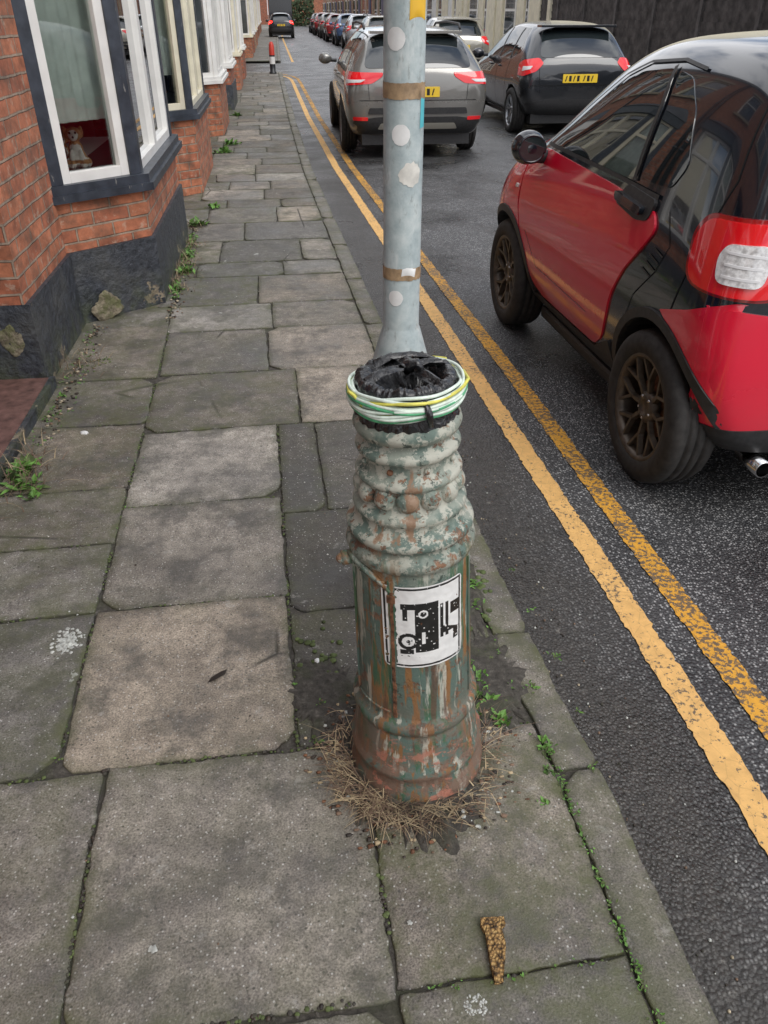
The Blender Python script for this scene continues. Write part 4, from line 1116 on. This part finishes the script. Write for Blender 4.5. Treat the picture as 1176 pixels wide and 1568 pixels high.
# --- small two-seater
st=[(.00,.30,.60,.70,.56,.64,.76,.52,.90),(.03,.25,.68,.79,.60,.745,.88,.62,1.06),(.11,.23,.73,.835,.62,.795,.95,.65,1.24),(.25,.22,.75,.84,.62,.80,.98,.65,1.45),(.48,.20,.75,.835,.60,.80,1.0,.65,1.525),
(.95,.19,.75,.825,.58,.795,1.0,.64,1.54),(1.35,.19,.75,.825,.56,.795,1.0,.62,1.515),(1.70,.19,.75,.825,.56,.80,1.0,.63,1.35),(2.03,.19,.75,.84,.58,.815,.98,.68,1.09),(2.32,.22,.75,.86,.60,.80,.93,.62,1.02),(2.57,.25,.72,.83,.58,.75,.85,.56,.92),(2.70,.34,.56,.68,.5,.60,.68,.46,.74)]
car=Car('parked_car',(2.20,2.20,-.08),radians(.6),st,M['gloss'],4,[(.38,.78),(2.25,.78)],.30,None,.345)
car.cw=.78; car.cy=.10
def arch(cy,R,r,a0,a1,n=14): return [(cy+r*cos(radians(a0+(a1-a0)*i/n)),R+r*sin(radians(a0+(a1-a0)*i/n))) for i in range(n+1)]
door=[(.60,.985),(.545,.93),(.60,.86),(.72,.74),(.80,.62),(.835,.50),(.88,.40),(.98,.335),(1.70,.325),(1.84,.36),(1.96,.50),(2.05,.72),(2.06,.90),(2.00,1.0),(1.86,1.025),(1.0,1.005)]
car.patch('LR',door,M['red'],.009,.04,.03)
wing=[(2.07,.99),(2.075,.74)]+[(1.99,.54)]+arch(2.25,.30,.385,140,8,12)+[(2.66,.45),(2.67,.80),(2.5,.92),(2.25,.995)]
car.patch('LR',wing,M['red'],.008,.02,.03)
fend=[(.36,.70)]+arch(.38,.30,.385,100,190,14)+[(-.02,.24),(-.02,.84),(.05,.81),(.18,.755)]
car.patch('LR',fend,M['red'],.009,.012,.025)
car.patch('B',[(-.76,.36),(.76,.36),(.80,.60),(.78,.80),(.5,.76),(-.5,.76),(-.78,.80),(-.80,.60)],M['red'],.009,.05,.03)
car.patch('T',[(-.70,2.08),(.70,2.08),(.64,2.55),(-.64,2.55)],M['red'],.006,.06,.04)
car.patch('F',[(-.7,.45),(.7,.45),(.7,.8),(-.7,.8)],M['red'],.006,.06,.04)
for cy,a0,a1 in ((.38,-6,186),(2.25,-6,186)):
    o=arch(cy,.30,.383,a0,a1,24); i_=arch(cy,.30,.345,a1,a0,24); car.patch('LR',o+i_,M['plastic'],.014,.003,.03)
car.patch('LR',[(.72,.20),(1.92,.20),(1.90,.30),(1.72,.315),(.98,.325),(.80,.42)],M['plastic'],.012,.02,.03)
car.patch('LR',[(1.84,1.055),(1.58,1.215),(1.36,1.345),(1.20,1.395),(.93,1.42),(.865,1.31),(.835,1.06),(.95,1.045)],M['cglass'],.004,.035,.03)
car.patch('LR',[(.80,1.06),(.83,1.31),(.885,1.415),(.76,1.40),(.62,1.31),(.50,1.15),(.55,1.07)],M['cglass'],.004,.03,.03)
car.patch('T',[(-.60,2.0),(.60,2.0),(.55,1.47),(-.55,1.47)],M['cglass'],.005,.08,.04)
car.patch('B',[(-.56,1.04),(.56,1.04),(.50,1.38),(-.50,1.38)],M['cglass'],.006,.08,.03)
car.line('LR',[(.60,1.03),(1.0,1.04),(1.88,1.045)],.016,M['plastic'],.009)
car.line('LR',[(.835,1.05),(.87,1.31),(.93,1.43)],.022,M['plastic'],.010)
car.line('LR',[(1.90,1.04),(1.60,1.235),(1.36,1.375),(1.18,1.43),(.9,1.45),(.7,1.43)],.010,M['plastic'],.008)
car.line('LR',[(.50,1.0),(.42,.90),(.47,.80),(.60,.68),(.66,.55)],.004,M['gap'],.002)
car.line('LR',[(.30,.70),(.24,.95),(.22,1.15),(.30,1.38)],.006,M['gap'],.002)
car.line('LR',[(1.05,.46),(1.75,.47),(1.92,.62)],.005,M['lampred2'],.0098)
car.patch('LR',[(.86,1.035),(.60,1.02),(.62,.945),(.72,.93),(.93,.955)],M['plastic'],.014,.03,.02)
car.patch('LR',[(.92,1.0),(.66,.985),(.665,.955),(.90,.97)],M['gloss'],.035,.014,.02)
car.patch('LR',[(2.10,.82),(2.13,.82),(2.13,.80),(2.10,.80)],M['lampwhite'],.016,.008,.01)
for k in range(4): car.line('LR',[(.44+k*.02,.86-k*.028),(.52+k*.02,.875-k*.028)],.006,M['plastic'],.004)
def sh(poly,du=.035,k=1.08,c=(0,.945)): return [((u-c[0])*k+du,(v-c[1])*k+c[1]) for u,v in poly]
car.patch('D',sh([(-.165,.84),(.155,.83),(.165,1.0),(.12,1.055),(-.13,1.045),(-.17,.99)]),M['lampred2'],.014,.07,.02)
car.patch('D',sh([(-.155,.85),(.145,.84),(.155,.995),(.112,1.045),(-.12,1.035),(-.158,.985)]),M['lampred'],.024,.07,.02)
car.patch('D',sh([(-.045,.88),(.09,.875),(.095,.975),(.07,.99),(-.035,.985),(-.055,.95)]),M['lampwhite'],.034,.03,.015)
for k in range(3): car.patch('D',sh([(-.03,.897+k*.032),(.08,.893+k*.032),(.08,.900+k*.032),(-.03,.904+k*.032)]),M['platew'],.036,.003,.015)
car.patch('B',[(-.26,.52),(.26,.52),(.26,.63),(-.26,.63)],M['plate'],.02,.01,.03)
car.patch('B',[(-.72,.27),(.72,.27),(.76,.37),(-.76,.37)],M['plastic'],.016,.03,.03)
car.patch('LR',[(.045,.25),(.0,.25),(.0,.36),(.02,.375)],M['plastic'],.014,.01,.02)
car.done()
TE=Matrix.Translation((-.52,-.03,.225))@Matrix.Rotation(-pi/2,4,'X')
x_=MB(); x_.lathe([(.028,0),(.032,.0),(.032,.14),(.026,.14),(.026,.0)],M['chrome'],TE,24); x_.lathe([(.026,.05),(0,.05)],M['gap'],TE,20)
x_.obj('exhaust',car.e)
for sd in (-1,1):
    m_=MB(); c0=(sd*.885,1.82,1.035)
    m_.sphere(c0,(.085,.065,.078),M['gloss'],None,28,18)
    m_.add([(c0[0]+.062*cos(2*pi*k/24),c0[1]-.062,c0[2]+.055*sin(2*pi*k/24)) for k in range(24)],[tuple(range(24))],M['cglass'])
    m_.tube([(c0[0]+.067*cos(2*pi*k/24),c0[1]-.056,c0[2]+.060*sin(2*pi*k/24)) for k in range(24)],.008,M['gloss'],8,True)
    m_.tube([(sd*.76,1.86,.985),(sd*.82,1.85,.985),(sd*.86,1.84,.985)],[.035,.028,.028],M['plastic'],10); m_.obj('door_mirror',car.e)
for (wy) in (.38,2.25):
    for sd in (-1,1): wheel(car.e,sd*.735,wy,.30,.185,sd,M['rimb'],'Y',72)
u=MB(); u.box(-.45,.45,.35,2.4,.17,.30,M['plastic']); u.box(-.70,.70,.75,1.90,.15,.22,M['plastic']); u.obj('underside',car.e,bevel=.02)

def hatch(name,loc,rot,paint,kind='hatch',level=3,flip=False,plate=True,detail=True,lit=False):
    if kind=='estate':
        st=[(0,.42,.62,.74,.58,.70,.80,.58,.88),(.05,.34,.74,.86,.62,.82,.92,.68,1.02),(.16,.26,.80,.90,.64,.86,.97,.66,1.15),(.38,.22,.82,.905,.64,.87,.98,.64,1.34),(.66,.2,.82,.905,.62,.87,.98,.63,1.41),(1.5,.2,.82,.905,.6,.87,.96,.63,1.44),(2.3,.2,.82,.905,.6,.87,.95,.63,1.42),
            (2.85,.2,.82,.905,.6,.86,.94,.64,1.29),(3.35,.2,.82,.90,.6,.85,.92,.68,1.04),(3.9,.2,.80,.89,.6,.82,.84,.66,.93),(4.4,.26,.74,.82,.55,.74,.72,.55,.80),(4.69,.36,.5,.6,.5,.52,.62,.4,.66)]
        L=4.69; wy=(1.0,3.69); R=.325; hw=.905; zr=1.44; f=3.35; bs=.40
        win=[(.42,1.05),(1.05,1.0),(3.05,.985),(2.95,1.06),(2.45,1.32),(1.6,1.37),(.62,1.345)]; pill=[1.02,1.95]; glz=(1.02,1.33,.66,.56); wsh=[(3.3,2.55)]
    else:
        st=[(0,.42,.60,.70,.58,.66,.78,.54,.86),(.05,.34,.70,.82,.62,.78,.90,.62,1.0),(.16,.26,.76,.86,.64,.82,.96,.62,1.14),(.42,.22,.78,.87,.64,.83,.98,.60,1.38),(.75,.2,.78,.87,.62,.83,.97,.60,1.45),(1.45,.2,.78,.87,.6,.83,.95,.61,1.47),(1.95,.2,.78,.87,.6,.83,.94,.61,1.43),
            (2.45,.2,.78,.865,.6,.82,.93,.62,1.25),(2.9,.2,.78,.86,.6,.81,.91,.66,1.02),(3.4,.2,.76,.85,.6,.78,.83,.62,.92),(3.75,.26,.70,.78,.55,.70,.70,.5,.78),(3.97,.36,.5,.58,.5,.52,.62,.4,.66)]
        L=3.97; wy=(.62,3.16); R=.31; hw=.87; zr=1.47; f=2.9; bs=.36
        win=[(.58,1.08),(.95,1.01),(2.68,.975),(2.55,1.05),(2.1,1.33),(1.4,1.40),(.75,1.38)]; pill=[.98,1.62]; glz=(1.03,1.36,.60,.50)
    c=Car(name,loc,rot,st,paint,level,[(wy[0],hw-.07),(wy[1],hw-.07)],R,None,R+.045)
    c.cw=hw-.06; c.cy=.10
    c.patch('LR',win,M['cglass'],.004,.05,.05)
    for p in pill: c.line('LR',[(p,.99),(p+.03,1.38)],.05,M['plastic'],.007)
    c.patch('B',[(-glz[2],glz[0]),(glz[2],glz[0]),(glz[3],glz[1]),(-glz[3],glz[1])],M['cglass'],.006,.07,.05)
    c.patch('T',[(-.62,f),(.62,f),(.54,f-.62),(-.54,f-.62)],M['cglass'],.005,.07,.05)
    c.patch('B',[(-hw*.88,.30),(hw*.88,.30),(hw*.88,.46),(.5,.50),(-.5,.50),(-hw*.88,.46)],M['plastic'],.01,.03,.05)
    lm=M['lit'] if lit else M['lampred']
    if kind=='estate':
        c.patch('D',[(-.17,.83),(.26,.86),(.34,.93),(.34,.975),(-.20,.985)],lm,.012,.02,.03)
        c.patch('D',[(-.08,.865),(.16,.875),(.2,.905),(-.1,.90)],M['platew'],.018,.01,.03)
        c.patch('B',[(-.62,.53),(.62,.53),(.60,.60),(-.60,.60)],M['plastic'],.012,.02,.05)
        c.patch('B',[(-.5,.36),(.5,.36),(.46,.43),(-.46,.43)],M['silver'],.018,.02,.05)
        for q in (-1,1): c.patch('B',[(q*.80,.46),(q*.62,.46),(q*.62,.50),(q*.80,.50)][::q],M['lampred'],.014,.01,.03)
    else:
        c.patch('D',[(-.20,.80),(-.02,.80),(.16,.86),(.22,.96),(.14,1.03),(-.1,1.0),(-.22,.95)],lm,.012,.03,.03)
        c.patch('D',[(-.08,.86),(.08,.89),(.10,.93),(-.08,.92)],M['platew'],.018,.01,.03)
    if plate:
        c.patch('B',[(-.26,.715),(.26,.715),(.26,.825),(-.26,.825)],M['plate'],.012,.006,.03)
        for k,xx in enumerate((-.21,-.15,-.09,-.03,.06,.12,.18)):
            c.patch('B',[(xx-.018,.735),(xx+.018,.735),(xx+.018,.805),(xx-.018,.805)] if k%2 else [(xx-.018,.735),(xx-.004,.735),(xx+.018,.805),(xx+.002,.805)],M['platek'],.0145,.002,.03,False)
    c.patch('F',[(-.5,.35),(.5,.35),(.5,.6),(-.5,.6)],M['plastic'],.01,.04,.05)
    for q in (-1,1): c.patch('F',[(q*.55,.62),(q*.78,.64),(q*.78,.76),(q*.50,.70)][::q],M['lampwhite'],.01,.03,.04)
    c.line('LR',[(pill[1]+.0,.98),(pill[1]+.02,.30)],.008); c.line('LR',[(f-.02,.95),(f+.02,.60),(f-.08,.30),(wy[0]+.55,.28),(wy[0]+.45,.5),(pill[0]-.03,.98)],.008)
    c.line('B',[(-.72,.68),(.72,.68)],.008); c.line('B',[(-.60,.69),(-.62,.98)],.006); c.line('B',[(.60,.69),(.62,.98)],.006)
    for yy in (pill[1]-.16,f-.9): c.patch('LR',[(yy,.86),(yy+.2,.86),(yy+.2,.885),(yy,.885)],paint,.03,.01,.04)
    c.patch('LR',[(wy[0]+.4,.22),(wy[1]-.4,.22),(wy[1]-.42,.30),(wy[0]+.42,.30)],M['plastic'],.008,.02,.05)
    c.done()
    x=MB()
    x.box(-.56,.56,.30,.52,zr-.075,zr-.045,paint)
    if kind=='estate':
        for sd in (-1,1): x.tube([(sd*.60,.65,zr-.03),(sd*.605,.75,zr+.02),(sd*.61,1.6,zr+.035),(sd*.60,2.5,zr+.01),(sd*.59,2.6,zr-.04)],.015,M['plastic'],8)
    x.tube([(0,.42,zr+.0),(0,.30,zr+.10)],.004,M['plastic'],6)
    for sd in (-1,1): 
        x.sphere((sd*(hw+.09),f-.45,1.0),(.10,.06,.075),paint,None,16,10); x.tube([(sd*(hw-.08),f-.42,.97),(sd*(hw+.05),f-.44,.98)],.025,M['plastic'],8)
    x.box(-hw+.22,hw-.22,.15,L-.2,.17,.32,M['plastic'])
    x.obj('trim',c.e,bevel=.008)
    for w_ in wy:
        for sd in (-1,1): wheel(c.e,sd*(hw-.105),w_,R,.2,sd,M['rims'],'5',40)
    return c
hatch('parked_car',(1.93,10.45,-.08),radians(-2),M['greyc'],'estate',3)
hatch('parked_car',(4.66,12.3,-.08),radians(-1),M['blackcar'],'hatch',3)
hatch('parked_car',(5.0,4.5,-.08),0,M['darkblue'],'hatch',3)
hatch('parked_car',(5.45,23.5,-.08),radians(-1),M['silver'],'hatch',3)
for (x,y,p,k) in [(5.2,29.5,'darkblue','hatch'),(5.15,35.5,'silver','estate'),(5.1,41.5,'whitecar','hatch'),(5.15,47.5,'bluecar','hatch'),(5.2,54,'redcar','estate'),(5.3,61,'greyc','hatch'),(5.4,68,'redcar','hatch'),(5.6,75,'blackcar','estate')]:
    hatch('parked_car',(x,y,-.08),radians(-1.3),M[p],k,2)
hatch('driving_car',(1.9,62,-.08),radians(-1.5),M['blackcar'],'hatch',2,lit=True)
l=empty('box_van',(2.6,84,-.08)); b_=MB(); b_.box(-1.05,1.05,0,4.2,.55,3.1,M['blackcar']); b_.box(-1.0,1.0,4.25,5.9,.45,2.3,M['blackcar']); b_.box(-.9,.9,5.0,5.92,1.3,2.1,M['cglass'])
b_.box(-1.0,1.0,-.06,.0,.5,.62,M['plastic']); b_.box(-1.0,-.8,-.08,-.0,.66,.8,M['lampred']); b_.box(.8,1.0,-.08,-.0,.66,.8,M['lampred']); b_.obj('body',l,bevel=.03)
for w_ in (.9,4.9):
    for sd in (-1,1): wheel(l,sd*.92,w_,.38,.24,sd,M['rims'],'5',24)

# ------------------------------------------------------------------ camera, light, world
cam=bpy.data.cameras.new('camera'); co=bpy.data.objects.new('camera',cam); COL.objects.link(co)
co.location=(0,0,1.52); co.rotation_euler=(radians(90-33.1),0,radians(-8.2)); cam.sensor_width=36; cam.lens=27.05; cam.clip_end=1000; cam.clip_start=.05
scene.camera=co
el,az=radians(50),radians(150)
sun=bpy.data.lights.new('sun','SUN'); sun.energy=1.3; sun.angle=radians(34); sun.color=(1,.98,.95); so=bpy.data.objects.new('sun',sun); COL.objects.link(so)
dv=Vector((sin(az)*cos(el),cos(az)*cos(el),sin(el))); so.rotation_euler=dv.to_track_quat('Z','Y').to_euler(); so.location=dv*30
w=bpy.data.worlds.new('World'); scene.world=w; w.use_nodes=True; nt=w.node_tree
sk=nt.nodes.new('ShaderNodeTexSky'); sk.sky_type='NISHITA'; sk.sun_disc=False; sk.sun_elevation=el; sk.sun_rotation=az; sk.dust_density=2.5; sk.air_density=1.0
tc=nt.nodes.new('ShaderNodeTexCoord'); mp=nt.nodes.new('ShaderNodeMapping'); mp.inputs['Scale'].default_value=(1,1,2.2); nt.links.new(tc.outputs['Generated'],mp.inputs[0])
cn=nt.nodes.new('ShaderNodeTexNoise'); cn.inputs['Scale'].default_value=2.2; cn.inputs['Detail'].default_value=6; cn.inputs['Roughness'].default_value=.55; nt.links.new(mp.outputs[0],cn.inputs['Vector'])
rp_=nt.nodes.new('ShaderNodeValToRGB'); rp_.color_ramp.elements[0].position=.36; rp_.color_ramp.elements[1].position=.54; nt.links.new(cn.outputs[0],rp_.inputs[0])
mx=nt.nodes.new('ShaderNodeMix'); mx.data_type='RGBA'; nt.links.new(rp_.outputs[0],mx.inputs[0]); nt.links.new(sk.outputs[0],mx.inputs[6]); mx.inputs[7].default_value=(9.9,10.0,10.4,1)
bgd=nt.nodes['Background']; nt.links.new(mx.outputs[2],bgd.inputs[0]); bgd.inputs[1].default_value=.15
scene.view_settings.view_transform='Standard'; scene.view_settings.look='None'; scene.view_settings.exposure=0
